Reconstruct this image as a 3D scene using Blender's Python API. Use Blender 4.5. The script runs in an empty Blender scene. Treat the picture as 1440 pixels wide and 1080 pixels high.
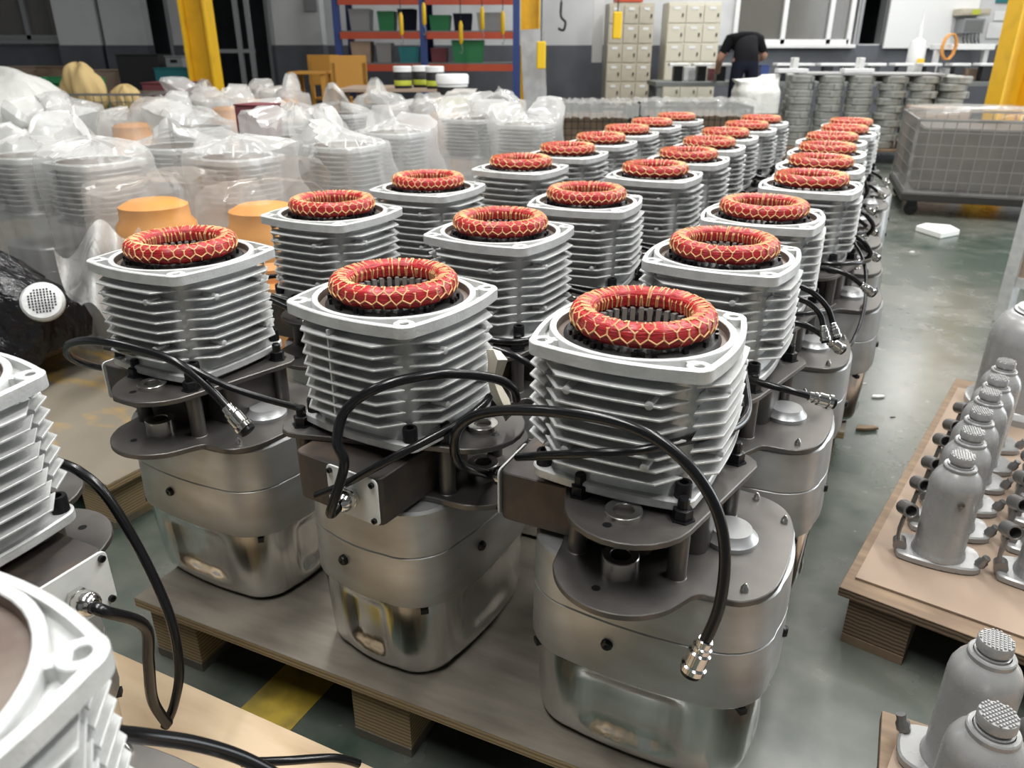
import bpy, bmesh, math, random
from mathutils import Vector, Matrix
from math import pi, sin, cos, radians as rad
random.seed(7)
SC = bpy.context.scene
COL = SC.collection

# ------------------------------------------------------------------ camera, world, lights, exposure
CAM_H, FPX, PITCH = 1.06, 1075.0, rad(23.73)
cam = bpy.data.cameras.new('camera')
cam.sensor_width = 36.0
cam.lens = 36.0 * FPX / 1440.0
cam.clip_start, cam.clip_end = 0.02, 100
cam.dof.use_dof = True
cam.dof.focus_distance = 1.05
cam.dof.aperture_fstop = cam.lens / 3.6      # 3.6 mm aperture, a phone lens
cam_o = bpy.data.objects.new('camera', cam)
COL.objects.link(cam_o)
cam_o.location = (0, 0, CAM_H)
cam_o.rotation_euler = (pi / 2 - PITCH, 0, 0)
SC.camera = cam_o

w = bpy.data.worlds.new('world'); SC.world = w; w.use_nodes = True
w.node_tree.nodes['Background'].inputs[0].default_value = (0.92, 0.97, 1.0, 1)
w.node_tree.nodes['Background'].inputs[1].default_value = 0.15
SC.view_settings.view_transform = 'Standard'
SC.view_settings.look = 'None'
SC.view_settings.exposure = 0.0
SC.view_settings.gamma = 1.0
SC.view_settings.use_curve_mapping = False
SC.cycles.max_bounces = 8
SC.cycles.transparent_max_bounces = 12
SC.cycles.caustics_reflective = False
SC.cycles.caustics_refractive = False

def area_light(name, loc, size, energy, color=(1, 1, 1), rot=(0, 0, 0)):
    l = bpy.data.lights.new(name, 'AREA'); l.shape = 'RECTANGLE'
    l.size, l.size_y = size; l.energy = energy; l.color = color
    o = bpy.data.objects.new(name, l); COL.objects.link(o)
    o.location = loc; o.rotation_euler = rot
    return o
LAMPS = [(-3.4, 3.0), (-0.6, 3.0), (2.2, 3.0), (5.0, 3.0), (-0.6, 7.5), (2.6, 7.5), (5.6, 7.5), (-0.9, 0.1), (1.9, 0.1), (3.6, 11.3), (6.6, 11.3), (0.6, 11.3)]
for lx, ly in LAMPS:
    area_light('tube_light_offscreen', (lx, ly, 4.55), (0.30, 2.4), 60 if lx < -2 else 45 if (lx < 1 and ly > 5) else 130, (1.0, 0.99, 0.965))
# daylight from the big gate in the side of the hall
area_light('gate_daylight_offscreen', (8.65, 4.1, 2.05), (5.0, 3.6), 420, (0.90, 0.96, 1.0), (0, rad(90), 0))

# ------------------------------------------------------------------ pixel helpers (1440 x 1080 frame)
CP, SP = cos(PITCH), sin(PITCH)
def ray(px, py):
    a, b = (px - 720) / FPX, (py - 540) / FPX
    return Vector((a, CP - b * SP, -SP - b * CP))
def onz(px, py, z):
    r = ray(px, py); t = (z - CAM_H) / r.z
    return Vector((r.x * t, r.y * t, z))
def at(px, py, Y):
    r = ray(px, py); t = Y / r.y
    return Vector((r.x * t, Y, CAM_H + r.z * t))

# ------------------------------------------------------------------ materials
MATS = {}
def mat(name, col=(.5, .5, .5), metal=0., rough=.5, noise=None, bump=None, spec=None, extra=None):
    """noise=(scale, colour2, low, high[, stretch]); bump=(scale, strength[, stretch])"""
    if name in MATS: return MATS[name]
    m = bpy.data.materials.new(name); m.use_nodes = True
    nt = m.node_tree; b = nt.nodes['Principled BSDF']
    b.inputs['Base Color'].default_value = (*col, 1)
    b.inputs['Metallic'].default_value = metal
    b.inputs['Roughness'].default_value = rough
    if spec is not None: b.inputs['Specular IOR Level'].default_value = spec
    def noise_tex(scale, stretch, detail=4):
        tc = nt.nodes.new('ShaderNodeTexCoord'); mp = nt.nodes.new('ShaderNodeMapping')
        mp.inputs['Scale'].default_value = stretch
        nt.links.new(tc.outputs['Object'], mp.inputs[0])
        n = nt.nodes.new('ShaderNodeTexNoise'); n.inputs['Scale'].default_value = scale
        n.inputs['Detail'].default_value = detail
        nt.links.new(mp.outputs[0], n.inputs['Vector'])
        return n
    if noise:
        n = noise_tex(noise[0], noise[4] if len(noise) > 4 else (1, 1, 1))
        r = nt.nodes.new('ShaderNodeValToRGB')
        r.color_ramp.elements[0].position = noise[2]; r.color_ramp.elements[1].position = noise[3]
        r.color_ramp.elements[0].color = (*col, 1); r.color_ramp.elements[1].color = (*noise[1], 1)
        nt.links.new(n.outputs[0], r.inputs[0]); nt.links.new(r.outputs[0], b.inputs['Base Color'])
        mr = nt.nodes.new('ShaderNodeMapRange')
        mr.inputs[3].default_value = max(.04, rough - .1); mr.inputs[4].default_value = min(1, rough + .12)
        nt.links.new(n.outputs[0], mr.inputs[0]); nt.links.new(mr.outputs[0], b.inputs['Roughness'])
    if bump:
        n = noise_tex(bump[0], bump[2] if len(bump) > 2 else (1, 1, 1), bump[4] if len(bump) > 4 else 4)
        bp = nt.nodes.new('ShaderNodeBump'); bp.inputs['Strength'].default_value = bump[1]
        bp.inputs['Distance'].default_value = bump[3] if len(bump) > 3 else .002
        nt.links.new(n.outputs[0], bp.inputs['Height']); nt.links.new(bp.outputs[0], b.inputs['Normal'])
    if extra: extra(nt, b)
    MATS[name] = m
    return m

CAST = mat('cast_aluminium', (.70, .71, .70), .28, .42, (30, (.52, .53, .52), .35, .7), (260, .25))
CASING = mat('casing_aluminium', (.54, .555, .565), .6, .40, (9, (.42, .41, .39), .35, .7, (1, 1, 2.5)), (60, .10, (1, 1, 4)))
POLISH = mat('polished_aluminium', (.86, .86, .85), 1., .20, (14, (.66, .66, .65), .3, .75, (2, 2, .4)), (24, .65, (1.6, 1.6, .11), .004, 1.5))
STEEL = mat('dark_steel', (.135, .128, .122), .75, .42, (12, (.185, .17, .158), .35, .7), (200, .08))
STEELB = mat('gearbox_steel', (.088, .078, .074), .6, .5, (16, (.17, .12, .085), .45, .75), (150, .1))
BRIGHT = mat('machined_steel', (.62, .60, .57), 1., .27)
CHROME = mat('nickel_plated', (.72, .71, .69), 1., .14)
BLACK = mat('black_oxide', (.012, .012, .014), .3, .32)
RUBBER = mat('black_rubber', (.006, .006, .007), 0., .24, spec=.5)
PLATEW = mat('plate_white', (.84, .85, .83), .0, .4, (40, (.76, .77, .75), .4, .7))
BORE = mat('bore_brown', (.16, .12, .10), .6, .45, (20, (.24, .20, .17), .4, .7))
CORE = mat('stator_core', (.035, .035, .036), .3, .5, (60, (.10, .10, .10), .5, .8))
TEETH = mat('stator_teeth', (.34, .35, .34), .6, .4)
def red_extra(nt, b):
    tc = nt.nodes.new('ShaderNodeTexCoord')
    sx = nt.nodes.new('ShaderNodeSeparateXYZ'); nt.links.new(tc.outputs['Object'], sx.inputs[0])
    wv = nt.nodes.new('ShaderNodeTexNoise'); wv.inputs['Scale'].default_value = 55; wv.inputs['Detail'].default_value = 3
    rr = nt.nodes.new('ShaderNodeMath'); rr.operation = 'ARCTAN2'
    nt.links.new(sx.outputs[0], rr.inputs[0]); nt.links.new(sx.outputs[1], rr.inputs[1])
    ml = nt.nodes.new('ShaderNodeMath'); ml.operation = 'MULTIPLY'; ml.inputs[1].default_value = .045
    nt.links.new(rr.outputs[0], ml.inputs[0])
    ln = nt.nodes.new('ShaderNodeVectorMath'); ln.operation = 'LENGTH'
    cx = nt.nodes.new('ShaderNodeCombineXYZ')
    nt.links.new(sx.outputs[0], cx.inputs[0]); nt.links.new(sx.outputs[1], cx.inputs[1])
    nt.links.new(cx.outputs[0], ln.inputs[0])
    c2 = nt.nodes.new('ShaderNodeCombineXYZ')
    s1 = nt.nodes.new('ShaderNodeMath'); s1.operation = 'MULTIPLY'; s1.inputs[1].default_value = 9
    s2 = nt.nodes.new('ShaderNodeMath'); s2.operation = 'MULTIPLY'; s2.inputs[1].default_value = 9
    nt.links.new(ln.outputs['Value'], s1.inputs[0]); nt.links.new(sx.outputs[2], s2.inputs[0])
    nt.links.new(ml.outputs[0], c2.inputs[0]); nt.links.new(s1.outputs[0], c2.inputs[1]); nt.links.new(s2.outputs[0], c2.inputs[2])
    nt.links.new(c2.outputs[0], wv.inputs['Vector'])
    cr = nt.nodes.new('ShaderNodeValToRGB')
    cr.color_ramp.elements[0].position = .3; cr.color_ramp.elements[0].color = (.23, .006, .010, 1)
    cr.color_ramp.elements[1].position = .7; cr.color_ramp.elements[1].color = (.60, .030, .035, 1)
    nt.links.new(wv.outputs[0], cr.inputs[0]); nt.links.new(cr.outputs[0], b.inputs['Base Color'])
    bp = nt.nodes.new('ShaderNodeBump'); bp.inputs['Strength'].default_value = .8; bp.inputs['Distance'].default_value = .002
    nt.links.new(wv.outputs[0], bp.inputs['Height']); nt.links.new(bp.outputs[0], b.inputs['Normal'])
RED = mat('red_enamel_winding', (.5, .02, .03), 0., .28, extra=red_extra)
CORD = mat('lacing_cord', (.72, .43, .20), 0., .6)
PLY = mat('plywood', (.195, .172, .138), 0., .62, (7, (.115, .098, .076), .35, .7, (1, 4, 1)), (60, .2, (1, 6, 1)))
PLYL = mat('pale_plywood', (.60, .46, .30), 0., .6, (6, (.46, .33, .20), .4, .75, (1, 4, 1)))
PLYD = mat('dirty_plywood', (.20, .175, .135), 0., .55, (4, (.36, .235, .07), .5, .62, (1, 2.2, 1)), (40, .2))
def ply_edge(nt, b):
    tc = nt.nodes.new('ShaderNodeTexCoord'); wv = nt.nodes.new('ShaderNodeTexWave')
    wv.bands_direction = 'Z'; wv.inputs['Scale'].default_value = 42; wv.inputs['Distortion'].default_value = 1.2
    nt.links.new(tc.outputs['Object'], wv.inputs['Vector'])
    cr = nt.nodes.new('ShaderNodeValToRGB')
    cr.color_ramp.elements[0].color = (.30, .20, .10, 1); cr.color_ramp.elements[1].color = (.60, .45, .26, 1)
    nt.links.new(wv.outputs[0], cr.inputs[0]); nt.links.new(cr.outputs[0], b.inputs['Base Color'])
EDGE = mat('plywood_edge', (.4, .28, .15), 0., .7, extra=ply_edge)
WOODD = mat('old_wood', (.17, .115, .075), 0., .7, (8, (.27, .19, .12), .35, .7, (1, 6, 1)))
def dark_edge(nt, b):
    tc = nt.nodes.new('ShaderNodeTexCoord'); wv = nt.nodes.new('ShaderNodeTexWave')
    wv.bands_direction = 'Z'; wv.inputs['Scale'].default_value = 38; wv.inputs['Distortion'].default_value = 2.
    nt.links.new(tc.outputs['Object'], wv.inputs['Vector'])
    cr = nt.nodes.new('ShaderNodeValToRGB')
    cr.color_ramp.elements[0].color = (.07, .045, .03, 1); cr.color_ramp.elements[1].color = (.24, .165, .105, 1)
    nt.links.new(wv.outputs[0], cr.inputs[0]); nt.links.new(cr.outputs[0], b.inputs['Base Color'])
DEDGE = mat('weathered_ply_edge', (.2, .14, .09), 0., .75, extra=dark_edge)
KRAFT = mat('cardboard', (.34, .255, .19), 0., .7, (5, (.29, .215, .16), .4, .7))
JACK = mat('jack_grey_paint', (.36, .36, .357), .2, .26, (25, (.32, .32, .317), .4, .7))
JACKD = mat('jack_link_steel', (.27, .265, .26), .8, .33)
YEL = mat('yellow_paint', (.78, .46, .02), 0., .4, (6, (.62, .36, .02), .5, .8))
ORANGE = mat('orange_paint', (.72, .33, .07), 0., .45, (9, (.60, .25, .05), .4, .7))
MAROON = mat('maroon_card', (.17, .045, .055), 0., .5)
WWALL = mat('white_wall', (.62, .63, .64), 0., .7, (2, (.52, .53, .54), .45, .8))
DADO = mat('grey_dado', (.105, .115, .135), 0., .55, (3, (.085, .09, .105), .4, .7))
CEILM = mat('ceiling_paint', (.30, .30, .30), 0., .8)
DARK = mat('plain_black', (.012, .012, .013), 0., .6)  # own black of jars, machine bench, bins and bucket band
GREYM = mat('grey_metal', (.30, .31, .32), .5, .45)
BENCHM = mat('bench_steel', (.17, .18, .175), .4, .5)
WHITEP = mat('white_plastic', (.74, .75, .75), 0., .4)
BLUE = mat('rack_blue', (.03, .06, .22), 0., .45)
RACKR = mat('rack_red', (.46, .07, .03), 0., .45)
LOCK = mat('locker_beige', (.50, .46, .37), .1, .45, (3, (.40, .36, .28), .5, .8))
TEAL = mat('teal_box', (.02, .17, .19), 0., .45)
GREEN = mat('green_crate', (.02, .17, .06), 0., .5)
CLOTH = mat('yellow_cloth', (.60, .44, .20), 0., .8)
SACK = mat('white_sack', (.72, .72, .69), 0., .5, bump=(8, .6, (1, 1, 1), .03))
NAVY = mat('navy_cloth', (.012, .014, .024), 0., .9, spec=.1)
SHIRT = mat('black_shirt', (.012, .012, .014), 0., .9, spec=.1)
SKIN = mat('skin', (.50, .28, .20), 0., .5)
HAIR = mat('black_hair', (.010, .009, .009), 0., .5)
WIRE = mat('dark_wire', (.05, .048, .045), .6, .5)
WIREG = mat('grey_wire', (.26, .25, .24), .7, .45)
WOODO = mat('orange_wood', (.55, .27, .05), 0., .5)
BRASSY = mat('yellow_handle', (.85, .55, .02), 0., .4)
FOAM = mat('white_foam', (.86, .87, .84), 0., .7)
CASTG = mat('raw_casting', (.33, .335, .315), .2, .6, (20, (.30, .31, .29), .4, .7))
PLATEG = mat('grey_sheet', (.36, .36, .36), .3, .5, (6, (.26, .26, .26), .4, .7))
STRIPE = mat('yellow_floor_paint', (.42, .30, .035), 0., .5, (14, (.20, .15, .03), .45, .7))
LAMPW = mat('lamp_housing', (.8, .8, .8), 0., .5)

def floor_extra(nt, b):
    tc = nt.nodes.new('ShaderNodeTexCoord')
    n1 = nt.nodes.new('ShaderNodeTexNoise'); n1.inputs['Scale'].default_value = .9; n1.inputs['Detail'].default_value = 6
    n2 = nt.nodes.new('ShaderNodeTexNoise'); n2.inputs['Scale'].default_value = 9; n2.inputs['Detail'].default_value = 5
    for n in (n1, n2): nt.links.new(tc.outputs['Object'], n.inputs['Vector'])
    ad = nt.nodes.new('ShaderNodeMath'); ad.operation = 'MULTIPLY_ADD'; ad.inputs[1].default_value = .35
    nt.links.new(n2.outputs[0], ad.inputs[0]); nt.links.new(n1.outputs[0], ad.inputs[2])
    cr = nt.nodes.new('ShaderNodeValToRGB')
    cr.color_ramp.elements[0].position = .52; cr.color_ramp.elements[0].color = (.026, .046, .034, 1)
    cr.color_ramp.elements[1].position = .82; cr.color_ramp.elements[1].color = (.150, .155, .136, 1)
    nt.links.new(ad.outputs[0], cr.inputs[0]); nt.links.new(cr.outputs[0], b.inputs['Base Color'])
    mr = nt.nodes.new('ShaderNodeMapRange'); mr.inputs[3].default_value = .20; mr.inputs[4].default_value = .32
    nt.links.new(n2.outputs[0], mr.inputs[0]); nt.links.new(mr.outputs[0], b.inputs['Roughness'])
FLOORM = mat('green_epoxy_floor', (.06, .09, .07), 0., .3, extra=floor_extra, spec=.8)

def film(name, col, transp, rough=.25, scale=9., crease=.5):
    """thin crumpled plastic: clear between the creases, hazy white along them"""
    m = bpy.data.materials.new(name); m.use_nodes = True
    nt = m.node_tree; b = nt.nodes['Principled BSDF']; out = nt.nodes['Material Output']
    b.inputs['Base Color'].default_value = (*col, 1); b.inputs['Roughness'].default_value = rough
    b.inputs['Specular IOR Level'].default_value = .9
    tc = nt.nodes.new('ShaderNodeTexCoord')
    mp = nt.nodes.new('ShaderNodeMapping'); mp.inputs['Scale'].default_value = (1, 1, .55)
    nt.links.new(tc.outputs['Object'], mp.inputs[0])
    n = nt.nodes.new('ShaderNodeTexNoise'); n.noise_type = 'RIDGED_MULTIFRACTAL'
    n.inputs['Scale'].default_value = scale; n.inputs['Detail'].default_value = 3; n.inputs['Distortion'].default_value = .6
    nt.links.new(mp.outputs[0], n.inputs['Vector'])
    bp = nt.nodes.new('ShaderNodeBump'); bp.inputs['Strength'].default_value = 1.; bp.inputs['Distance'].default_value = .014
    nt.links.new(n.outputs[0], bp.inputs['Height']); nt.links.new(bp.outputs[0], b.inputs['Normal'])
    mr = nt.nodes.new('ShaderNodeMapRange'); mr.inputs[1].default_value = .75; mr.inputs[2].default_value = 1.9
    mr.inputs[3].default_value = 1 - transp; mr.inputs[4].default_value = min(1., 1 - transp + crease)
    nt.links.new(n.outputs[0], mr.inputs[0])
    t = nt.nodes.new('ShaderNodeBsdfTransparent'); mx = nt.nodes.new('ShaderNodeMixShader')
    nt.links.new(mr.outputs[0], mx.inputs[0])
    nt.links.new(t.outputs[0], mx.inputs[1]); nt.links.new(b.outputs[0], mx.inputs[2]); nt.links.new(mx.outputs[0], out.inputs[0])
    return m
FILM = film('clear_plastic_film', (.76, .76, .74), .62, .14, 9., .6)
FILM2 = film('stretch_wrap', (.70, .69, .66), .86, .12, 7., .35)
def painted_haze_glass():
    m = bpy.data.materials.new('window_glass'); m.use_nodes = True
    nt = m.node_tree; b = nt.nodes['Principled BSDF']; out = nt.nodes['Material Output']
    b.inputs['Base Color'].default_value = (.22, .21, .19, 1); b.inputs['Roughness'].default_value = .12  # grey-brown haze of reflections put into the pane colour
    t = nt.nodes.new('ShaderNodeBsdfTransparent'); mx = nt.nodes.new('ShaderNodeMixShader'); mx.inputs[0].default_value = .5
    nt.links.new(t.outputs[0], mx.inputs[1]); nt.links.new(b.outputs[0], mx.inputs[2]); nt.links.new(mx.outputs[0], out.inputs[0])
    return m
GLASS = painted_haze_glass()
BFILM = mat('black_plastic_film', (.010, .010, .012), 0., .22, bump=(18, .9, (1, 3, 1), .02))

# ------------------------------------------------------------------ mesh builder
def smoothpath(pts, n=8, closed=False):
    P = [Vector(p) for p in pts]; out = []; L = len(P)
    rng = range(L) if closed else range(L - 1)
    for i in rng:
        if closed: a, b, c, d = P[i - 1], P[i], P[(i + 1) % L], P[(i + 2) % L]
        else: a, b, c, d = P[max(i - 1, 0)], P[i], P[i + 1], P[min(i + 2, L - 1)]
        for k in range(n):
            t = k / n
            out.append(.5 * ((2 * b) + (c - a) * t + (2 * a - 5 * b + 4 * c - d) * t * t + (3 * b - a - 3 * c + d) * t ** 3))
    if not closed: out.append(P[-1])
    return out

class MB:
    def __init__(s): s.v = []; s.f = []; s.m = None
    def add(s, vs, fs, M=None):
        o = len(s.v)
        s.v += [tuple(M @ Vector(p)) if M else tuple(p) for p in vs]
        s.f += [tuple(i + o for i in f) for f in fs]
        return s
    def rings(s, R, cap0=True, cap1=True, closed=True, M=None):
        n = len(R[0]); vs = [p for r in R for p in r]; fs = []
        for k in range(len(R) - 1):
            for i in range(n if closed else n - 1):
                j = (i + 1) % n
                fs.append((k * n + i, k * n + j, (k + 1) * n + j, (k + 1) * n + i))
        if cap0: fs.append(tuple(range(n))[::-1])
        if cap1: fs.append(tuple((len(R) - 1) * n + i for i in range(n)))
        return s.add(vs, fs, M)
    def prism(s, pts, z0, z1, ch=0., M=None):
        q = inset(pts, ch) if ch else pts
        R = []
        if ch: R += [[(x, y, z0) for x, y in q], [(x, y, z0 + ch) for x, y in pts], [(x, y, z1 - ch) for x, y in pts], [(x, y, z1) for x, y in q]]
        else: R += [[(x, y, z0) for x, y in pts], [(x, y, z1) for x, y in pts]]
        return s.rings(R, M=M)
    def lathe(s, prof, seg=24, M=None, cap0=False, cap1=False):
        return s.rings([[(r * cos(2 * pi * i / seg), r * sin(2 * pi * i / seg), z) for i in range(seg)] for r, z in prof], cap0, cap1, M=M)
    def box(s, c, d, rz=0., ch=0., M=None):
        hx, hy, hz = d[0] / 2, d[1] / 2, d[2] / 2
        T = Matrix.Translation(c) @ Matrix.Rotation(rz, 4, 'Z')
        if M: T = M @ T
        return s.prism([(-hx, -hy), (hx, -hy), (hx, hy), (-hx, hy)], -hz, hz, ch, T)
    def tube(s, pts, r, seg=8, closed=False, caps=True, M=None):
        P = [Vector(p) for p in pts]; n = len(P); R = []
        up = Vector((0, 0, 1)); prev = None
        for i in range(n):
            if closed: t = P[(i + 1) % n] - P[i - 1]
            else: t = P[min(i + 1, n - 1)] - P[max(i - 1, 0)]
            t.normalize()
            if prev is None:
                a = up.cross(t)
                if a.length < .05: a = Vector((1, 0, 0)).cross(t)
            else: a = prev - t * prev.dot(t)
            a.normalize(); prev = a; b = t.cross(a)
            rr = r[i] if isinstance(r, (list, tuple)) else r
            R.append([tuple(P[i] + a * rr * cos(2 * pi * k / seg) + b * rr * sin(2 * pi * k / seg)) for k in range(seg)])
        if closed: R.append(R[0]); caps = False
        return s.rings(R, caps, caps, M=M)
    def build(s, name, m, parent=None, smooth=35, loc=None, rz=None):
        me = bpy.data.meshes.new(name); me.from_pydata(s.v, [], s.f); me.update()
        bm = bmesh.new(); bm.from_mesh(me); bmesh.ops.recalc_face_normals(bm, faces=bm.faces); bm.to_mesh(me); bm.free()
        if smooth:
            me.polygons.foreach_set('use_smooth', [True] * len(me.polygons))
            me.set_sharp_from_angle(angle=rad(smooth))
        me.materials.append(m)
        o = bpy.data.objects.new(name, me); COL.objects.link(o)
        if parent: o.parent = parent
        if loc is not None: o.location = loc
        if rz is not None: o.rotation_euler.z = rz
        return o

def inset(pts, d):
    n = len(pts); out = []
    area = sum(pts[i][0] * pts[(i + 1) % n][1] - pts[(i + 1) % n][0] * pts[i][1] for i in range(n))
    sg = 1 if area > 0 else -1
    for i in range(n):
        p, a, b = Vector(pts[i]), Vector(pts[i - 1]), Vector(pts[(i + 1) % n])
        e1 = (p - a); e2 = (b - p)
        if e1.length < 1e-9 or e2.length < 1e-9: out.append(tuple(p)); continue
        e1.normalize(); e2.normalize()
        n1 = Vector((-e1.y, e1.x)) * sg; n2 = Vector((-e2.y, e2.x)) * sg
        k = n1 + n2
        k = k / max(.35, k.length_squared / 2)
        out.append(tuple(p + k * d))
    return out
def rrect(x0, x1, y0, y1, r, seg=8, bulge=0., side=5):
    pts = []
    for cx, cy, a0 in ((x1 - r, y1 - r, 0), (x0 + r, y1 - r, 90), (x0 + r, y0 + r, 180), (x1 - r, y0 + r, 270)):
        for k in range(seg + 1):
            a = rad(a0 + 90 * k / seg); pts.append((cx + r * cos(a), cy + r * sin(a)))
        nx = {0: (x0 + r, y1), 90: (x0, y0 + r), 180: (x1 - r, y0), 270: (x1, y1 - r)}[a0]
        lx, ly = pts[-1]
        nrm = {0: (0, 1), 90: (-1, 0), 180: (0, -1), 270: (1, 0)}[a0]
        for k in range(1, side + 1):
            t = k / (side + 1); bb = bulge * 4 * t * (1 - t)
            pts.append((lx + (nx[0] - lx) * t + nrm[0] * bb, ly + (nx[1] - ly) * t + nrm[1] * bb))
    return pts
def circle(cx, cy, r, seg=24, a0=0, a1=360):
    full = abs(a1 - a0) >= 359
    return [(cx + r * cos(rad(a0 + (a1 - a0) * k / (seg if full else seg - 1))), cy + r * sin(rad(a0 + (a1 - a0) * k / (seg if full else seg - 1)))) for k in range(seg)]
def hull(pts):
    P = sorted(set((round(x, 5), round(y, 5)) for x, y in pts))
    def half(Q):
        h = []
        for p in Q:
            while len(h) > 1 and (h[-1][0] - h[-2][0]) * (p[1] - h[-2][1]) - (h[-1][1] - h[-2][1]) * (p[0] - h[-2][0]) <= 1e-9: h.pop()
            h.append(p)
        return h
    a = half(P); b = half(P[::-1])
    return a[:-1] + b[:-1]
def smooth2(pts, n=5):
    return [(p.x, p.y) for p in smoothpath([(x, y, 0) for x, y in pts], n, True)]

def tag(o, label=None, cat=None, group=None, kind=None):
    if label: o['label'] = label
    if cat: o['category'] = cat
    if group: o['group'] = group
    if kind: o['kind'] = kind
    return o
def empty(name, loc=(0, 0, 0), rz=0.):
    o = bpy.data.objects.new(name, None); COL.objects.link(o); o.location = loc; o.rotation_euler.z = rz
    o.empty_display_size = .05
    return o
KIDS = {}
def copy_tree(o, parent=None):
    c = o.copy(); COL.objects.link(c); c.parent = parent
    for ch in list(o.children): copy_tree(ch, c)
    return c
def T(x, y, z): return Matrix.Translation((x, y, z))
def RX(a): return Matrix.Rotation(rad(a), 4, 'X')
def RY(a): return Matrix.Rotation(rad(a), 4, 'Y')
def RZ(a): return Matrix.Rotation(rad(a), 4, 'Z')
def aim(p, d):
    d = Vector(d).normalized()
    return Matrix.Translation(p) @ d.to_track_quat('Z', 'Y').to_matrix().to_4x4()


# ------------------------------------------------------------------ the hall
YB = 13.6
MB().box((0, 6, -.05), (30, 32, .1)).build('floor', FLOORM, smooth=0)['kind'] = 'structure'
MB().box((0, 4.4, 4.85), (17.6, 19, .1)).build('ceiling', CEILM, smooth=0)['kind'] = 'structure'
def px_open(x0, x1, ybot, z1, floor=False):
    a, b = at(x0, ybot, YB - .06), at(x1, ybot, YB - .06)
    return (a.x, b.x, 0. if floor else a.z, z1)
OPEN = [px_open(206, 250, 110, 2.9, True), px_open(292, 388, 128, 2.9, True), px_open(1204, 1243, 62, 2.35), px_open(1032, 1202, 62, 2.35), px_open(-60, 74, 56, 2.35)]
def wall_around(m, zlo, zhi, y0, y1):
    xs_ = sorted({-8.8, 8.8, *[q for o in OPEN for q in o[:2]]})
    for xa, xb in zip(xs_, xs_[1:]):
        hole = [o for o in OPEN if o[0] <= (xa + xb) / 2 <= o[1]]
        segs = [(zlo, zhi)] if not hole else [(zlo, min(zhi, hole[0][2])), (max(zlo, hole[0][3]), zhi)]
        for za, zb_ in segs:
            if zb_ - za > 1e-3: m.box(((xa + xb) / 2, (y0 + y1) / 2, (za + zb_) / 2), (xb - xa, y1 - y0, zb_ - za))
    return m
wb = wall_around(MB(), 1.1, 4.8, YB, YB + .2).build('wall_back', WWALL, smooth=0); wb['kind'] = 'structure'
wall_around(MB(), 0, 1.1, YB - .02, YB + .2).build('trim_1', DADO, smooth=0)['kind'] = 'structure'
# unseen rooms behind the openings, painted dark grey to keep them dark
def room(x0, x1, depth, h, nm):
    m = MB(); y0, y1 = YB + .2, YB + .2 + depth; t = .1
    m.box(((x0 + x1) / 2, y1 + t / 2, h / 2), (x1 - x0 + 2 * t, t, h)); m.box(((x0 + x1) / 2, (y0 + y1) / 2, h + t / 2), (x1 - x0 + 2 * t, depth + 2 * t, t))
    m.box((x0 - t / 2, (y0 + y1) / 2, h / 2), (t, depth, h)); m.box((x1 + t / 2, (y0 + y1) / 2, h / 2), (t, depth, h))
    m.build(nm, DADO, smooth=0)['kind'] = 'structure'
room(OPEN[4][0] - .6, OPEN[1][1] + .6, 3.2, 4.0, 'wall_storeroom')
room(OPEN[3][0] - .6, OPEN[2][1] + .6, 3.2, 4.0, 'wall_far_storeroom')  # another storeroom, behind the window band
MB().box((-8.7, 4.4, 2.4), (.2, 19, 4.8)).build('wall_left', WWALL, smooth=0)['kind'] = 'structure'
m = MB().box((8.7, 10.2, 2.4), (.2, 7.2, 4.8)); m.box((8.7, 4.1, 4.45), (.2, 5.2, .7)); m.box((8.7, -1.8, 2.4), (.2, 6.4, 4.8))
m.build('wall_right', WWALL, smooth=0)['kind'] = 'structure'
# wall pilasters
for i, (x0, x1) in enumerate(((85, 143), (150, 208))):
    a, b = at(x0, 60, YB - .2), at(x1, 60, YB - .2)
    m = MB().box(((a.x + b.x) / 2, YB - .12, 2.4), (b.x - a.x, .24, 4.8))
    m.build('wall_pilaster', WWALL, smooth=0)['kind'] = 'structure'
    MB().box(((a.x + b.x) / 2, YB - .13, .55), (b.x - a.x + .02, .26, 1.1)).build('trim_2', DADO, smooth=0)['kind'] = 'structure'
# yellow floor stripe between the pallets
m = MB(); c0 = onz(424, 932, 0); c1 = onz(345, 1000, 0)
d = Vector((cos(rad(64)), sin(rad(64)), 0)); e = Vector((cos(rad(-26)), sin(rad(-26)), 0))
o0 = onz(412, 972, 0)
q = [o0 + d * a + e * b for a, b in ((-2.2, -.055), (-2.2, .055), (3.5, .055), (3.5, -.055))]
m.rings([[(p.x, p.y, .0005) for p in q], [(p.x, p.y, .0015) for p in q]]).build('floor_marking', STRIPE, smooth=0)['kind'] = 'structure'

def window(n, x0, y0, x1, y1, Y, mull, framem):
    a, b = at(x0, y1, Y), at(x1, y0, Y)
    z1 = max(b.z, 2.35); W = b.x - a.x; cx = (a.x + b.x) / 2; cz = (a.z + z1) / 2; h = z1 - a.z
    r = MB().box((cx, Y + .0, a.z - .03), (W + .2, .16, .06), ch=.005).build('window_%d' % n, framem, smooth=0); r['kind'] = 'structure'
    m = MB()
    for k in range(len(mull)):
        m.box((a.x + W * mull[k], Y + .02, cz), (.07, .07, h))
    m.box((cx, Y + .02, z1), (W + .07, .07, .07)); m.box((cx, Y + .02, a.z + .035), (W, .07, .07))
    m.build('window_frame', framem, r, smooth=0)
    for k in range(len(mull) - 1):
        xa, xb = a.x + W * mull[k], a.x + W * mull[k + 1]
        MB().box(((xa + xb) / 2, Y + .045, cz), (xb - xa - .07, .008, h)).build('pane', GLASS, r, smooth=0)
window(1, 1032, 0, 1202, 62, YB - .06, (0, .42, .82, 1.0), WHITEP)
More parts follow.
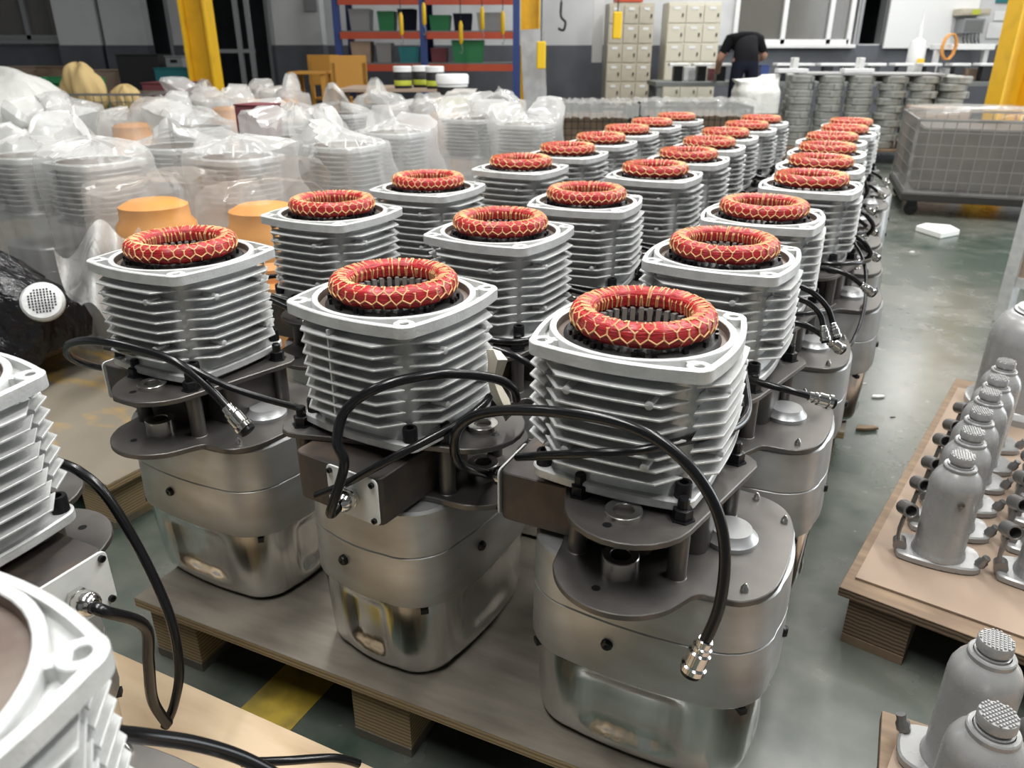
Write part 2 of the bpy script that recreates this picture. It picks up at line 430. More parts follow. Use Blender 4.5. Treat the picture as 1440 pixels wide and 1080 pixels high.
window(2, -60, 0, 74, 56, YB - .06, (0, .35, .70, 1.0), GREYM)
# frames of the two doorways and of the open hatch beyond the window
for n in range(3):
    x0, x1, z0, z1 = OPEN[n]; m = MB()
    for x in (x0 + .025, x1 - .025): m.box((x, YB + .09, (z0 + z1) / 2), (.05, .24, z1 - z0))
    m.box(((x0 + x1) / 2, YB + .09, z1 - .025), (x1 - x0, .24, .05))
    m.build('door_%d' % (n + 1), GREYM, smooth=0)['kind'] = 'structure'
for i, (lx, ly) in enumerate(LAMPS):
    r = empty('ceiling_light', (lx, ly, 4.56)); tag(r, 'long white tube light fixture hung under the ceiling', 'ceiling light', 'tube lights under the hall ceiling')
    m = MB().box((0, 0, .05), (.34, 2.45, .08)).build('housing', LAMPW, r, smooth=0)
    m = MB()
    for s in (-1, 1): m.tube([(0, s * .9, .08), (0, s * .9, .25)], .006, 6)
    m.build('hanger', GREYM, r)

# ------------------------------------------------------------------ the finned motor unit
# local frame: u = x, v = y, z from the pallet deck up
BU0, BU1, BV0, BV1 = -.118, .222, -.125, .140
def offset_loft(base, prof):
    R = []
    for z, d in prof:
        q = inset(base, d) if abs(d) > 1e-6 else base
        R.append([(x, y, z) for x, y in q])
    return R
def screw(m, x, y, z, r, h, hole=True):
    m.lathe([(r * 1.02, z), (r, z + .001), (r, z + h * .9), (r * .92, z + h), (r * .55, z + h), (r * .5, z + h * .45), (0.0001, z + h * .45)], 14, T(x, y, 0), cap0=True)
def nut(m, x, y, z, r, h):
    m.lathe([(r * 1.25, z), (r * 1.25, z + .002), (r, z + .0021), (r, z + h), (r * .8, z + h + .001)], 6, T(x, y, 0), cap0=True, cap1=True)

def lacing_mesh(name, full, parent):
    m = MB(); R0, a, b = .0755, .0152, .0150
    def pt(th, ph, k=1.03): return ((R0 + a * k * cos(ph)) * cos(th), (R0 + a * k * cos(ph)) * sin(th), b * k * sin(ph))
    n = 34 if full else 22
    rnd = random.Random(3)
    lev = [rad(q) for q in (-48, -22, 2, 28, 54, 80)]
    rr = .00115 if full else .0016
    sd = 4 if full else 3
    jit = {}
    def J(i, k):
        if (i % (2 * n), k) not in jit: jit[(i % (2 * n), k)] = (rnd.uniform(-.018, .018), rnd.uniform(-.06, .06))
        return jit[(i % (2 * n), k)]
    def P(i, k):
        j = J(i, k); return pt(pi * i / n + j[0], lev[k] + j[1])
    for i in range(n):
        e, o = 2 * i, 2 * i + 1
        # a honeycomb net over the outer face
        m.tube([P(e, 0), P(e, 1)], rr, sd)
        m.tube([P(e, 1), P(o, 2)], rr, sd); m.tube([P(e, 1), P(o - 2, 2)], rr, sd)
        m.tube([P(o, 2), P(o, 3)], rr, sd)
        m.tube([P(o, 3), P(e, 4)], rr, sd); m.tube([P(o, 3), P(e + 2, 4)], rr, sd)
        m.tube([P(e, 4), P(e, 5)], rr, sd)
    # slanting wraps over the top and down the inner face
    for i in range(n * 2):
        th = pi * i / n + rnd.uniform(-.05, .05); sl = rnd.uniform(-.10, .10)
        m.tube([pt(th + sl * t, rad(80 + 130 * t)) for t in (0, .33, .66, 1)], rr, sd)
    o = m.build(name, CORD, parent, 0); o['kind'] = 'stuff'; return o

def make_motor(full):
    root = empty('motor_unit')
    base = rrect(BU0, BU1, BV0, BV1, .080, 8, .006, 15)
    n = len(base)
    # polished lower shell with shallow scooped panels
    R = []
    def ss(a_, b_, x_):
        x_ = min(1., max(0., (x_ - a_) / (b_ - a_))); return x_ * x_ * (3 - 2 * x_)
    for z, d in ((0, .030), (.003, .022), (.010, .0165), (.018, .0140), (.026, .0130), (.034, .0125), (.042, .0120), (.050, .0116), (.060, .0112), (.08, .0102), (.10, .009), (.115, .0084), (.125, .008), (.135, .0077), (.143, .0075), (.152, .007)):
        q = inset(base, d)
        ring = []
        for i, (x, y) in enumerate(q):
            k = i % (n // 4); t = (k - 8) / 16.0
            sc = 0.
            if 0 <= t <= 1: sc = .013 * ss(0, .28, t) * ss(0, .28, 1 - t) * ss(.016, .052, z) * (1 - ss(.120, .146, z))
            side_n = ((0, 1), (-1, 0), (0, -1), (1, 0))[i // (n // 4)]
            ring.append((x - side_n[0] * sc, y - side_n[1] * sc, z))
        R.append(ring)
    MB().rings(R).build('lower_shell', POLISH, root, 50)
    q1 = rrect(BU0 + .001, BU1 - .001, BV0 + .001, BV1 - .001, .078, 8, .006)
    MB().rings(offset_loft(q1, ((.148, .006), (.150, .001), (.153, 0), (.238, .0015), (.2395, .003)))).build('middle_casing', CASING, root)
    MB().rings(offset_loft(q1, ((.2395, .0035), (.2415, .0015), (.312, .004), (.3165, .0075)))).build('upper_casing', CASING, root)
    m = MB()
    for (x, y, dx, dy) in ((.02, BV0 - .002, 0, -1), (BU0 - .003, .03, -1, 0), (.12, BV1 + .002, 0, 1), (BU1 + .002, .0, 1, 0)):
        pl = MB(); pl.lathe([(.0085, -.004), (.0085, .004), (.0065, .007), (.003, .0075), (.0001, .005)], 10, aim((x, y, .205), (dx, dy, 0)), cap0=True)
        pl.build('plug', BLACK, root)
    for (x, y) in ((BU1 - .08 + .0535, BV0 + .08 - .0535), (BU0 + .08 - .0535, BV0 + .08 - .0535)):
        MB().box((x, y, .143), (.010, .012, .008), rad(45)).build('clip', BLACK, root)
    # lower plate with the round lobe
    lob = circle(.032, -.120, .088, 14, 195, 338)
    pts = lob + [(.128, -.128), (.150, -.124), (.178, -.120), (.203, -.094), (.215, -.05), (.217, .03), (.205, .095), (.17, .128), (.10, .136), (.0, .134), (-.07, .120), (-.105, .07), (-.108, 0), (-.085, -.045), (-.062, -.085)]
    MB().prism(smooth2(pts, 3), .3165, .326, .0012).build('lower_plate', STEEL, root)
    # upper plate: lobe + two ears
    up = hull(circle(.032, -.105, .082, 26) + circle(.125, .062, .030, 12) + circle(-.105, .105, .030, 12))
    # waist the hull a little so that the ears stand out
    MB().prism(up, .401, .410, .0012).build('upper_plate', STEEL, root)
    for hz, hx, hy in ((.4102, .02, -.158), (.3263, .015, -.172)):
        MB().lathe([(.0058, hz), (.0001, hz)], 10, T(hx, hy, 0)).build('hole_disc', BLACK, root)  # flat black disc laid on the plate for the dark of a hole
    for x, y, in ((-.034, -.108), (.096, -.106), (.125, .062), (-.105, .105)):
        MB().lathe([(.0135, .326), (.0125, .327), (.0125, .400), (.0135, .401)], 16, T(x, y, 0)).build('spacer_post', STEEL, root)
        b = MB(); nut(b, x, y, .410, .0125, .015); b.lathe([(.0075, .425), (.0075, .438), (.006, .440)], 10, T(x, y, 0), cap1=True)
        b.build('stud_nut', BLACK, root)
    for z0, z1 in ((.410, .4175), (.326, .352)):
        MB().lathe([(.0235, z0), (.0235, z1 - .001), (.0225, z1), (.0135, z1), (.0125, z1 - .001), (.0125, z0 - .006), (.0001, z0 - .006)], 26, T(.030, -.128, 0)).build('bushing', BRIGHT, root)
    # gearbox block between the plates, with the terminal plate
    MB().prism(rrect(-.158, .055, -.088, .070, .012, 3), .3262, .4005, .0015).build('gearbox_block', STEELB, root)
    MB().prism(rrect(.05, .12, -.055, .075, .02, 3), .3262, .4005).build('gearbox_cover', STEEL, root)
    tp = MB().prism(rrect(-.046, .046, -.036, .036, .008, 3), 0, .003, .0006, aim((-.1585, -.042, .3655), (-1, 0, 0))).build('terminal_plate', PLATEW, root)
    for sy in (-1, 1):
        for sz in (-1, 1):
            s_ = MB(); s_.lathe([(.0042, 0), (.0042, .004), (.0022, .004), (.0020, .002), (.0001, .002)], 10, aim((-.1615, -.042 + sy * .038, .3655 + sz * .028), (-1, 0, 0)))
            s_.build('screw', BLACK, tp)
    g = MB(); M = aim((-.1615, -.042, .364), (-1, 0, 0))
    g.lathe([(.0150, 0), (.0150, .006), (.0135, .0065)], 6, M, cap1=True)
    g.lathe([(.0125, .006), (.0125, .010), (.0145, .011), (.0145, .020), (.0120, .026), (.0085, .029), (.0070, .027), (.0001, .027)], 18, M)
    g.build('cable_gland', CHROME, tp)
    # boss and little studs on the lower plate
    MB().lathe([(.036, .326), (.036, .332), (.030, .338), (.027, .344), (.0001, .344)], 28, T(.140, .004, 0)).build('boss', CASING, root)
    for x, y in ((.178, -.098), (.200, .075), (.155, .118)):
        MB().lathe([(.0055, .326), (.0050, .331), (.0015, .337), (.0001, .3375)], 10, T(x, y, 0)).build('stud', BRIGHT, root)
    # lower flange of the finned housing
    MB().prism(rrect(-.107, .107, -.107, .107, .022, 6, .007, 9), .4175, .4315, .002).build('lower_flange', CAST, root)
    MB().prism(rrect(-.10, .10, -.095, .10, .03, 4), .4101, .4175).build('collar', STEELB, root)
    hb = MB().rings([[(x, y, z) for x, y in rrect(-w_, w_, -w_, w_, .048, 8, .004)] for z, w_ in ((.4315, .101), (.446, .0975), (.575, .0965), (.588, .103))], False, False).build('housing', CAST, root)
    for k in range(4):
        a = rad(45 + 90 * k)
        b = MB(); screw(b, .1285 * cos(a), .1285 * sin(a), .4315, .0105, .020); b.build('cap_screw', BLACK, root)
    # cooling fins
    fin_pts = [(-.089, .094), (-.064, .1255)] + [(-.064 + .128 * t / 6, .1255 + .003 * sin(pi * t / 6)) for t in range(1, 6)] + [(.064, .1255), (.089, .094)]
    nf = 8
    if full:
        fm = None
        for j in range(nf):
            z = .4575 + j * .0166
            for k in range(4):
                if fm is None:
                    fo = MB().prism(fin_pts, -.0014, .0014, .0005).build('cooling_fin', CAST, hb, 20); fm = fo
                else:
                    fo = fm.copy(); COL.objects.link(fo); fo.parent = hb
                fo.location = (0, 0, z); fo.rotation_euler.z = rad(90 * k)
    else:
        m = MB()
        for j in range(nf):
            for k in range(4): m.prism(fin_pts, -.0014, .0014, 0, T(0, 0, .4575 + j * .0166) @ RZ(90 * k))
        m.build('cooling_fins', CAST, hb, 0)
    # vertical rib across the fins of two faces, cast pins
    m = MB(); MB().box((.012, .1125, .5105), (.0028, .028, .146)).build('rib', CAST, hb, 0); MB().box((-.1125, .012, .5105), (.028, .0028, .146)).build('rib', CAST, hb, 0)
    for k, (t_, zz) in enumerate(((-.05, .5575), (.05, .5575), (-.05, .478), (.05, .478))):
        for q in (180, 270):
            pn = MB(); pn.lathe([(.0058, 0), (.0052, .026), (.0042, .0265)], 10, RZ(q) @ aim((t_, .10, zz), (0, 1, 0)), cap1=True)
            pn.build('cast_pin', CAST, hb)
    # top flange
    outer = rrect(-.1125, .1125, -.1125, .1125, .022, 8, .0115, 11)
    fl = MB(); zt, zb = .603, .587
    i1 = inset(outer, .0012); i2 = inset(outer, .0075)
    fl.rings([[(x, y, zb) for x, y in outer], [(x, y, zt - .0012) for x, y in outer], [(x, y, zt) for x, y in i1], [(x, y, zt) for x, y in i2], [(x, y, .592) for x, y in i2]], True, True)
    fl.lathe([(.1165, .590), (.1165, .6025), (.1155, .604), (.1085, .604), (.1075, .603)], 48)
    for k in range(4):
        a = rad(45 + 90 * k); fl.lathe([(.0145, .590), (.0145, .6025), (.0135, .6035), (.0070, .6035), (.0062, .6025), (.0062, .5925)], 16, T(.1345 * cos(a), .1345 * sin(a), 0))
        fl.box((.122 * cos(a), .122 * sin(a), .596), (.016, .012, .012), a)
    tf = fl.build('top_flange', CAST, root)
    MB().lathe([(.1075, .603), (.1065, .600), (.1065, .5935), (.090, .5932), (.0001, .5932)], 48).build('bore', BORE, tf)
    # stator core with teeth and winding
    co = MB().lathe([(.0985, .5932), (.0985, .5945), (.0945, .599), (.058, .600), (.056, .590)], 48).build('stator_core', CORE, root)
    m = MB(); nt_ = 30 if full else 18
    for k in range(nt_):
        M = RZ(360 * k / nt_) @ T(.0575, 0, .600)
        m.prism([(-.004, -.0032), (.004, -.0020), (.004, .0020), (-.004, .0032)], -.006, .011, 0, M)
    m.build('stator_teeth', TEETH, co, 0)['kind'] = 'stuff'
    m = MB(); rnd = random.Random(5)
    for k in range(60 if full else 24):
        a = rnd.uniform(0, 2 * pi); r_ = rnd.choice((.060, .089, .092))
        m.box((r_ * cos(a), r_ * sin(a), .601), (.004, .006, rnd.uniform(.006, .012)), a)
    m.build('slot_insulation', BLACK, co, 0)['kind'] = 'stuff'
    rnd = random.Random(11); R = []
    NT, NP = (96, 18) if full else (48, 10)
    for i in range(NT):
        th = 2 * pi * i / NT; ring = []
        kk = 1 + .035 * sin(th * 17) + .03 * sin(th * 6 + 1)
        for j in range(NP):
            ph = 2 * pi * j / NP; k2 = kk + rnd.uniform(-.015, .015)
            sq = 1 / (abs(cos(ph)) ** 3.2 + abs(sin(ph)) ** 3.2) ** (1 / 3.2)
            rr = .0755 + .0152 * .93 * k2 * sq * cos(ph)
            ring.append((rr * cos(th), rr * sin(th), .0150 * .95 * k2 * sq * sin(ph)))
        R.append(ring)
    R.append(R[0])
    wr = MB().rings(R, False, False).build('stator_winding', RED, root, 80); wr.location.z = .6195
    lacing_mesh('lacing', full, wr)
    return root

motor_hi = make_motor(True)
motor_lo = make_motor(False)

Z0 = .135
COLS = {
 'aisle-side column': [(904, 443, -26), (1018, 344, -28), (1068, 290, -24), (1144, 247, -30), (1152, 223, -20), (1150, 207, -27), (1145, 191, -33), (1175, 181, -25), (1178, 173, -22)],
 'middle column': [(554, 397, 58), (700, 313, -29), (830, 272, -20), (920, 236, -27), (976, 214, -26), (1004, 201, -22), (1020, 186, -30), (1050, 176, -26), (1070, 169, -24)],
 'column beside the plastic-bagged motors': [(255, 343, -28), (467, 286, -28), (602, 253, -26), (736, 226, -32), (798, 209, -24), (852, 193, -27), (900, 181, -20), (932, 172, -28), (960, 166, -24)],
}
ORD = 'first second third fourth fifth sixth seventh eighth ninth'.split()
MOT = {}
used = {True: False, False: False}
for cname, rows in COLS.items():
    for i, (px, py, phi) in enumerate(rows):
        p = onz(px, py, Z0 + .6195)
        hi = i < 3
        proto = motor_hi if hi else motor_lo
        if not used[hi]: o = proto; used[hi] = True
        else: o = copy_tree(proto)
        o.location = (p.x, p.y, Z0); o.rotation_euler.z = rad(phi)
        tag(o, 'finned motor with red winding, %s, %s from the yellow floor stripe' % (cname, ORD[i]), 'motor', 'finned motors with red stator windings')
        MOT[(cname.split('-')[0].split()[0], i)] = o
# keep the units clear of each other: every unit needs this box along the pallet axes (u to the aisle, v to the back wall)
UE = Vector((cos(rad(-26)), sin(rad(-26)), 0)); VE = Vector((-UE.y, UE.x, 0))
def unit_box(o):
    if abs(math.degrees(o.rotation_euler.z) + 26) < 20: e = (-.168, .226, -.212, .146)
    else: e = (-.146, .212, -.168, .226)
    p = o.location; u, v = p.dot(UE), p.dot(VE)
    return u + e[0], u + e[1], v + e[2], v + e[3]
ml = list(MOT.items())
for (k_, o) in ml:
    if k_[1] > 2: o.rotation_euler.z = rad(-26 + (math.degrees(o.rotation_euler.z) + 26) * .3)
for _ in range(200):
    for a_ in range(len(ml)):
        for b_ in range(a_):
            (ka, oa), (kb, ob) = ml[a_], ml[b_]
            A_, B_ = unit_box(oa), unit_box(ob)
            pu = min(A_[1], B_[1]) - max(A_[0], B_[0]); pv = min(A_[3], B_[3]) - max(A_[2], B_[2])
            if pu <= 0 or pv <= 0: continue
            ax, pen = (UE, pu) if pu < pv else (VE, pv)
            sg = 1 if (oa.location - ob.location).dot(ax) > 0 else -1
            wa, wb_ = (0 if ka[1] == 0 else .25 if ka[1] < 3 else 1), (0 if kb[1] == 0 else .25 if kb[1] < 3 else 1)
            if wa + wb_ == 0: continue
            oa.location += ax * sg * pen * .5 * wa / (wa + wb_); ob.location -= ax * sg * pen * .5 * wb_ / (wa + wb_)
def strip_winding(o):
    for ch in list(o.children):
        n_ = ch.name.split('.')[0]
        if n_ in ('stator_winding', 'stator_core'):
            for g in list(ch.children): bpy.data.objects.remove(g)
            bpy.data.objects.remove(ch)
bl = []
for (x, y, phi, lab) in ((-.648, .715, 154, 'finned motor housing without winding on pale plywood, white terminal plate facing the stripe'),
                         (-.378, .300, 64, 'finned motor housing with empty bore beside the other empty housing on pale plywood')):
    o = copy_tree(motor_hi); strip_winding(o); o.location = (x, y, Z0); o.rotation_euler.z = rad(phi)
    tag(o, lab, 'motor', 'empty finned motor housings'); bl.append(o)

# ------------------------------------------------------------------ cables (parts of their motor)
def to_local(root, p):
    q = Vector(p) - root.location
    return Matrix.Rotation(-root.rotation_euler.z, 3, 'Z') @ q
def cable(root, pts, r=.0062, conn=False, world=False, name='cable', gland=False):
    W = [Vector(p) if world else at(*p) for p in pts]
    L = [to_local(root, p) for p in W]
    if gland: L = [Vector((-.184, -.042, .364)), Vector((-.205, -.043, .362))] + L
    P = smoothpath(L, 8)
    c = MB().tube(P, r, 10).build(name, RUBBER, root, 60)
    if conn:
        d = (P[-1] - P[-3]).normalized()
        M = aim(P[-1] - d * .006, d); s = r / .0062 * (conn if not isinstance(conn, bool) else 1)
        k = MB(); k.lathe([(.0075 * s, 0), (.0085 * s, .001), (.0085 * s, .008 * s), (.0105 * s, .009 * s), (.0105 * s, .014 * s), (.0095 * s, .015 * s), (.0122 * s, .017 * s), (.0122 * s, .032 * s), (.0110 * s, .033 * s), (.0140 * s, .035 * s), (.0140 * s, .041 * s), (.0125 * s, .042 * s)], 20, M, True, True)
        k.build('connector', CHROME, c)
        k = MB(); k.lathe([(.0115 * s, .042 * s), (.0112 * s, .047 * s), (.0095 * s, .048 * s)], 18, M, False, True); k.build('connector_mouth', BLACK, c)
    return c
A, B, C_ = MOT[('aisle', 0)], MOT[('middle', 0)], MOT[('column', 0)]
cable(A, [(650, 655, .90), (639, 630, .89), (648, 598, .88), (690, 579, .85), (780, 579, .79), (880, 597, .75), (950, 637, .725), (1000, 700, .705), (1019, 770, .695), (1012, 850, .685), (990, 905, .683)], .0068, True, gland=True)
cable(A, [(728, 643, .87), (760, 641, .82), (820, 638, .775), (900, 633, .765), (970, 618, .80), (1030, 603, .86), (1051, 580, .905), (1049, 545, .94), (1042, 500, .985)], .0055)
cable(B, [(484, 655, .86), (474, 620, .868), (488, 575, .89), (540, 542, .895), (620, 526, .92), (690, 531, .97), (720, 545, .99), (726, 562, 1.0)], .0068, gland=True)
cable(B, [(445, 697, .905), (490, 678, .885), (560, 640, .875), (640, 598, .905), (676, 572, .945), (688, 558, .97)], .0055)
cable(C_, [(150, 518, 1.32), (118, 511, 1.27), (96, 499, 1.22), (98, 484, 1.18), (130, 479, 1.14), (180, 487, 1.115), (245, 508, 1.09), (293, 545, 1.075), (322, 576, 1.06)], .0068, True)
cable(C_, [(150, 489, 1.25), (210, 498, 1.12), (260, 514, 1.09), (320, 543, 1.075), (370, 560, 1.07), (418, 573, 1.07)], .0055)
D_ = MOT[('aisle', 1)]
cable(D_, [(1046, 532, 1.13), (1075, 540, 1.09), (1110, 549, 1.07), (1142, 558, 1.065)], .0055, True)
cable(D_, [(1108, 398, 1.40), (1140, 410, 1.40), (1163, 432, 1.40), (1172, 458, 1.39)], .0055, .8)
cable(D_, [(1104, 415, 1.38), (1135, 425, 1.38), (1153, 442, 1.38), (1158, 462, 1.37)], .0055, .8)
E_ = MOT[('aisle', 3)]
cable(E_, [(1196, 335, 1.98), (1212, 360, 1.92), (1218, 395, 1.86), (1214, 440, 1.8), (1200, 478, 1.74), (1187, 494, 1.68)], .0045)
cable(E_, [(1193, 330, 2.0), (1212, 338, 1.96), (1224, 356, 1.95), (1215, 366, 1.96)], .006, .8)
cable(E_, [(1198, 293, 2.15), (1215, 300, 2.1), (1228, 318, 2.1), (1218, 332, 2.12)], .006, .8)
F_ = MOT[('aisle', 4)]
cable(F_, [(1200, 240, 2.5), (1212, 250, 2.5), (1219, 268, 2.5), (1212, 282, 2.5)], .006, .8)
# looser cable loops of the others, lying over the plates between the columns
rnd = random.Random(21)
for key, o in MOT.items():
    if key in (('aisle', 0), ('middle', 0), ('column', 0), ('aisle', 1)): continue
    o_ = rnd.uniform(-.02, .02)
    L = [(-.184, -.042, .364), (-.196, -.045, .366), (-.198, -.09, .41), (-.165, -.160, .46), (-.06, -.178, .455), (.05, -.186 + o_ * .4, .44), (.125, -.178, .43), (.172, -.16, .40)]
    P = [Matrix.Rotation(o.rotation_euler.z, 3, 'Z') @ Vector(p) + o.location for p in L]
    cable(o, P, .0062, .9, world=True)
    if key[1] < 5:
        L = [(-.15, .07, .43), (-.18, -.02, .44), (-.158, -.14, .46), (-.03, -.165, .45), (.09, -.165, .445), (.15, -.1, .44), (.17, -.02, .43)]
        P = [Matrix.Rotation(o.rotation_euler.z, 3, 'Z') @ Vector(p) + o.location for p in L]
        cable(o, P, .0055, False, world=True)
# cables of the two empty housings
cable(bl[0], [(203, 880, .70), (209, 930, .71), (215, 985, .72), (236, 1018, .73)], .0068, gland=True)
cable(bl[0], [(76, 648, .84), (110, 662, .83), (150, 698, .82), (200, 780, .80), (240, 870, .78), (252, 940, .765), (245, 990, .75), (232, 1022, .74)], .0062)
cable(bl[1], [(140, 1030, .44), (200, 1035, .47), (280, 1047, .50), (350, 1070, .52), (420, 1110, .53)], .0068)
cable(bl[1], [(340, 1072, .66), (400, 1070, .68), (470, 1066, .70), (505, 1074, .71)], .0055)

# ------------------------------------------------------------------ pallets
def edge_mat(o, m2):
    o.data.materials.append(m2)
    for p in o.data.polygons:
        if abs(p.normal.z) < .5: p.material_index = 1
def pallet(loc, rz, L, W, label, top, sheet=1, z1=Z0, edge=None, group='plywood pallets'):
    """loc: near corner on the floor; L along x, W along y"""
    r = empty('pallet', (loc[0], loc[1], 0), rad(rz)); tag(r, label, 'pallet', group)
    t = .020
    o = MB().box((L / 2, W / 2, z1 - t / 2), (L, W, t), ch=.001).build('deck', top, r, 0); edge_mat(o, edge or EDGE)
    bw = .11; zb0 = .018
    blk = None
    for i in range(3):
        for j in range(3):
            x = bw / 2 + .02 + (L - bw - .04) * i / 2; y = bw / 2 + .012 + (W - bw - .024) * j / 2
            if blk is None:
                blk = MB().box((0, 0, 0), (bw, bw, z1 - t - zb0), ch=.001).build('block', edge or EDGE, r, 0); b = blk
            else:
                b = blk.copy(); COL.objects.link(b); b.parent = r
            b.location = (x, y, (z1 - t + zb0) / 2)
    run = None
    for i in range(3):
        x = bw / 2 + .02 + (L - bw - .04) * i / 2
        if run is None: run = MB().box((0, 0, 0), (bw, W - .02, .018)).build('runner', top, r, 0); b = run
        else: b = run.copy(); COL.objects.link(b); b.parent = r
        b.location = (x, W / 2, .0095)
    return r
pallet((-.695, 1.128), -24.6, 1.05, 1.24, 'plywood pallet carrying the motors nearest the yellow floor stripe', PLY)
PU = Vector((cos(rad(-25.5)), sin(rad(-25.5)), 0)); PV = Vector((-PU.y, PU.x, 0))
def rows_span(lo, hi):
    L_ = [o.location for k_, o in MOT.items() if lo <= k_[1] <= hi]
    return min(p.dot(PU) for p in L_) - .10, max(p.dot(PU) for p in L_) + .19, min(p.dot(PV) for p in L_) - .12, max(p.dot(PV) for p in L_) + .13
back1 = max((Vector((-.695, 1.128, 0)) + Vector((cos(rad(-24.6)), sin(rad(-24.6)), 0)) * q + Vector((cos(rad(65.4)), sin(rad(65.4)), 0)) * 1.24).dot(PV) for q in (0, 1.05))
u0, u1, v0, v1 = rows_span(3, 5); w0, w1, x0_, x1_ = rows_span(6, 8)
v0 = max(v0, back1 + .01); mid_ = (v1 + x0_) / 2
for (a0, a1, b0, b1), lab in (((u0, u1, v0, mid_ - .005), 'plywood pallet under the middle nine red-wound motors'), ((w0, w1, mid_ + .005, x1_), 'plywood pallet under the red-wound motors nearest the grey casting stack')):
    p = PU * a0 + PV * b0; pallet((p.x, p.y), -25.5, a1 - a0, b1 - b0, lab, PLY)
# pale one in the front corner: far edge runs through these points
fe = onz(170, 920, Z0); fe2 = onz(460, 1050, Z0)
dv = (fe2 - fe).normalized(); nv = Vector((dv.y, -dv.x, 0))
org = fe - dv * .42 + nv * 1.0
pallet((org.x, org.y), math.degrees(math.atan2(dv.y, dv.x)), 1.12, 1.0, 'pale clean plywood pallet carrying two empty motor housings', PLYL)
# dirty one beyond it, corner beside the first motor column
cn = onz(150, 682, Z0)
org = cn + Vector((cos(rad(152)), sin(rad(152)), 0)) * 1.25
pallet((org.x, org.y), -28, 1.25, 1.15, 'dirty stained plywood pallet with bare deck beside the black film bundle', PLYD)
# jack pallets
jc = onz(1180, 826, Z0 - .01)
jp = pallet((jc.x, jc.y), -37, 1.1, 1.25, 'weathered wooden pallet carrying rows of grey bottle jacks', WOODD, z1=Z0 - .008, edge=DEDGE, group='jack pallets')
jc2 = onz(1240, 1000, Z0 - .01)
nv2 = Vector((cos(rad(-116)), sin(rad(-116)), 0))
o2 = jc2 + nv2 * .8
pallet((o2.x, o2.y), -26, .9, .8, 'weathered wooden pallet carrying the pair of bottle jacks', WOODD, z1=Z0 - .008, edge=DEDGE, group='jack pallets')
cc = onz(1203, 812, Z0 - .004)
u_ = Vector((cos(rad(-36)), sin(rad(-36)), 0)); v_ = Vector((cos(rad(53)), sin(rad(53)), 0))
q = [cc, cc + u_ * 1.0, cc + u_ * 1.0 + v_ * 1.12, cc + v_ * 1.12]
tag(MB().rings([[(p.x, p.y, Z0 - .007) for p in q], [(p.x, p.y, Z0 - .003) for p in q]]).build('cardboard_sheet', KRAFT, smooth=0), 'brown cardboard sheet lying under the row of bottle jacks', 'cardboard')
q0 = onz(1268, 1022, Z0)
q = [q0, q0 + u_ * .7, q0 + u_ * .7 - v_ * .7, q0 - v_ * .7]
tag(MB().rings([[(p.x, p.y, Z0 - .007) for p in q], [(p.x, p.y, Z0 - .003) for p in q]]).build('cardboard_sheet', KRAFT, smooth=0), 'brown cardboard sheet lying under the pair of bottle jacks', 'cardboard')

# ------------------------------------------------------------------ bottle jacks
def make_jack():
    r = empty('bottle_jack')
    bs = smooth2([(-.075, -.026), (-.060, -.040), (0, -.049), (.055, -.042), (.074, -.022), (.074, .022), (.055, .042), (0, .049), (-.06, .040), (-.075, .026)], 3)
    MB().prism(bs, 0, .016, .003).build('base', JACK, r)
    MB().lathe([(.0485, .016), (.048, .020), (.046, .026), (.0445, .030), (.0445, .165), (.043, .178), (.038, .190), (.031, .199), (.0285, .202), (.0285, .208), (.0270, .210), (.0225, .2095), (.0225, .204)], 36).build('body', JACK, r)
    MB().lathe([(.0215, .200), (.0215, .212), (.0185, .213), (.0185, .217), (.0215, .2175), (.0215, .229), (.0205, .231), (.0001, .231)], 28).build('ram', JACK, r)
    m = MB()
    for i in range(-4, 5):
        for j in range(-4, 5):
            x, y = i * .0045, j * .0045
            if math.hypot(x, y) < .0195: m.rings([[(x + s * .0016 * a, y + s * .0016 * b, z) for a, b in ((-1, -1), (1, -1), (1, 1), (-1, 1))] for z, s in ((.2305, 1), (.2335, .75))], False, True)
    m.build('saddle_knurls', JACK, r, 0)
    MB().lathe([(.0065, 0), (.0065, .003), (.0045, .0032), (.004, .0015), (.0001, .0015)], 12, aim((.010, -.0440, .150), (.1, -1, 0))).build('filler_plug', JACKD, r)
    # pump link and handle socket
    k = MB(); k.lathe([(.0125, -.012), (.0125, .012)], 14, T(-.070, -.012, .022) @ RX(90), True, True); k.build('pump', JACKD, r)
    lk = MB()
    for s in (-1, 1):
        lk.tube([(-.074, -.012 + s * .008, .022), (-.076, -.010 + s * .006, .050), (-.072, -.008 + s * .005, .082)], .0035, 6)
    lk.build('link', JACKD, r)
    hs = MB(); M = T(-.070, -.006, .098) @ RZ(20) @ RX(72)
    hs.lathe([(.0125, -.018), (.0150, -.017), (.0150, .017), (.0125, .018), (.0105, .017), (.0105, -.016), (.0001, -.016)], 18, M, cap0=True)
    hs.build('handle_socket', JACKD, r)
    v = MB(); v.lathe([(.010, 0), (.010, .012), (.007, .016), (.007, .024)], 8, aim((.070, -.02, .016), (.4, -.2, 1)), True, True); v.build('release_valve', JACKD, r)
    return r
jk = make_jack(); ZJ = Z0 - .003
jspots = [(1355, 640), (1369, 606), (1381, 578), (1394, 551), (1405, 531), (1416, 508)]
pos = [onz(px, py, ZJ + .231) for px, py in jspots]
for i, p in enumerate(pos):
    o = jk if i == 0 else copy_tree(jk)
    o.location = (p.x, p.y, ZJ); o.rotation_euler.z = rad(-24 + (i % 3) * 4)
    tag(o, 'grey bottle jack on cardboard, row beside the aisle, %s from the pallet corner' % ORD[i], 'bottle jack', 'grey bottle jacks on pallets')
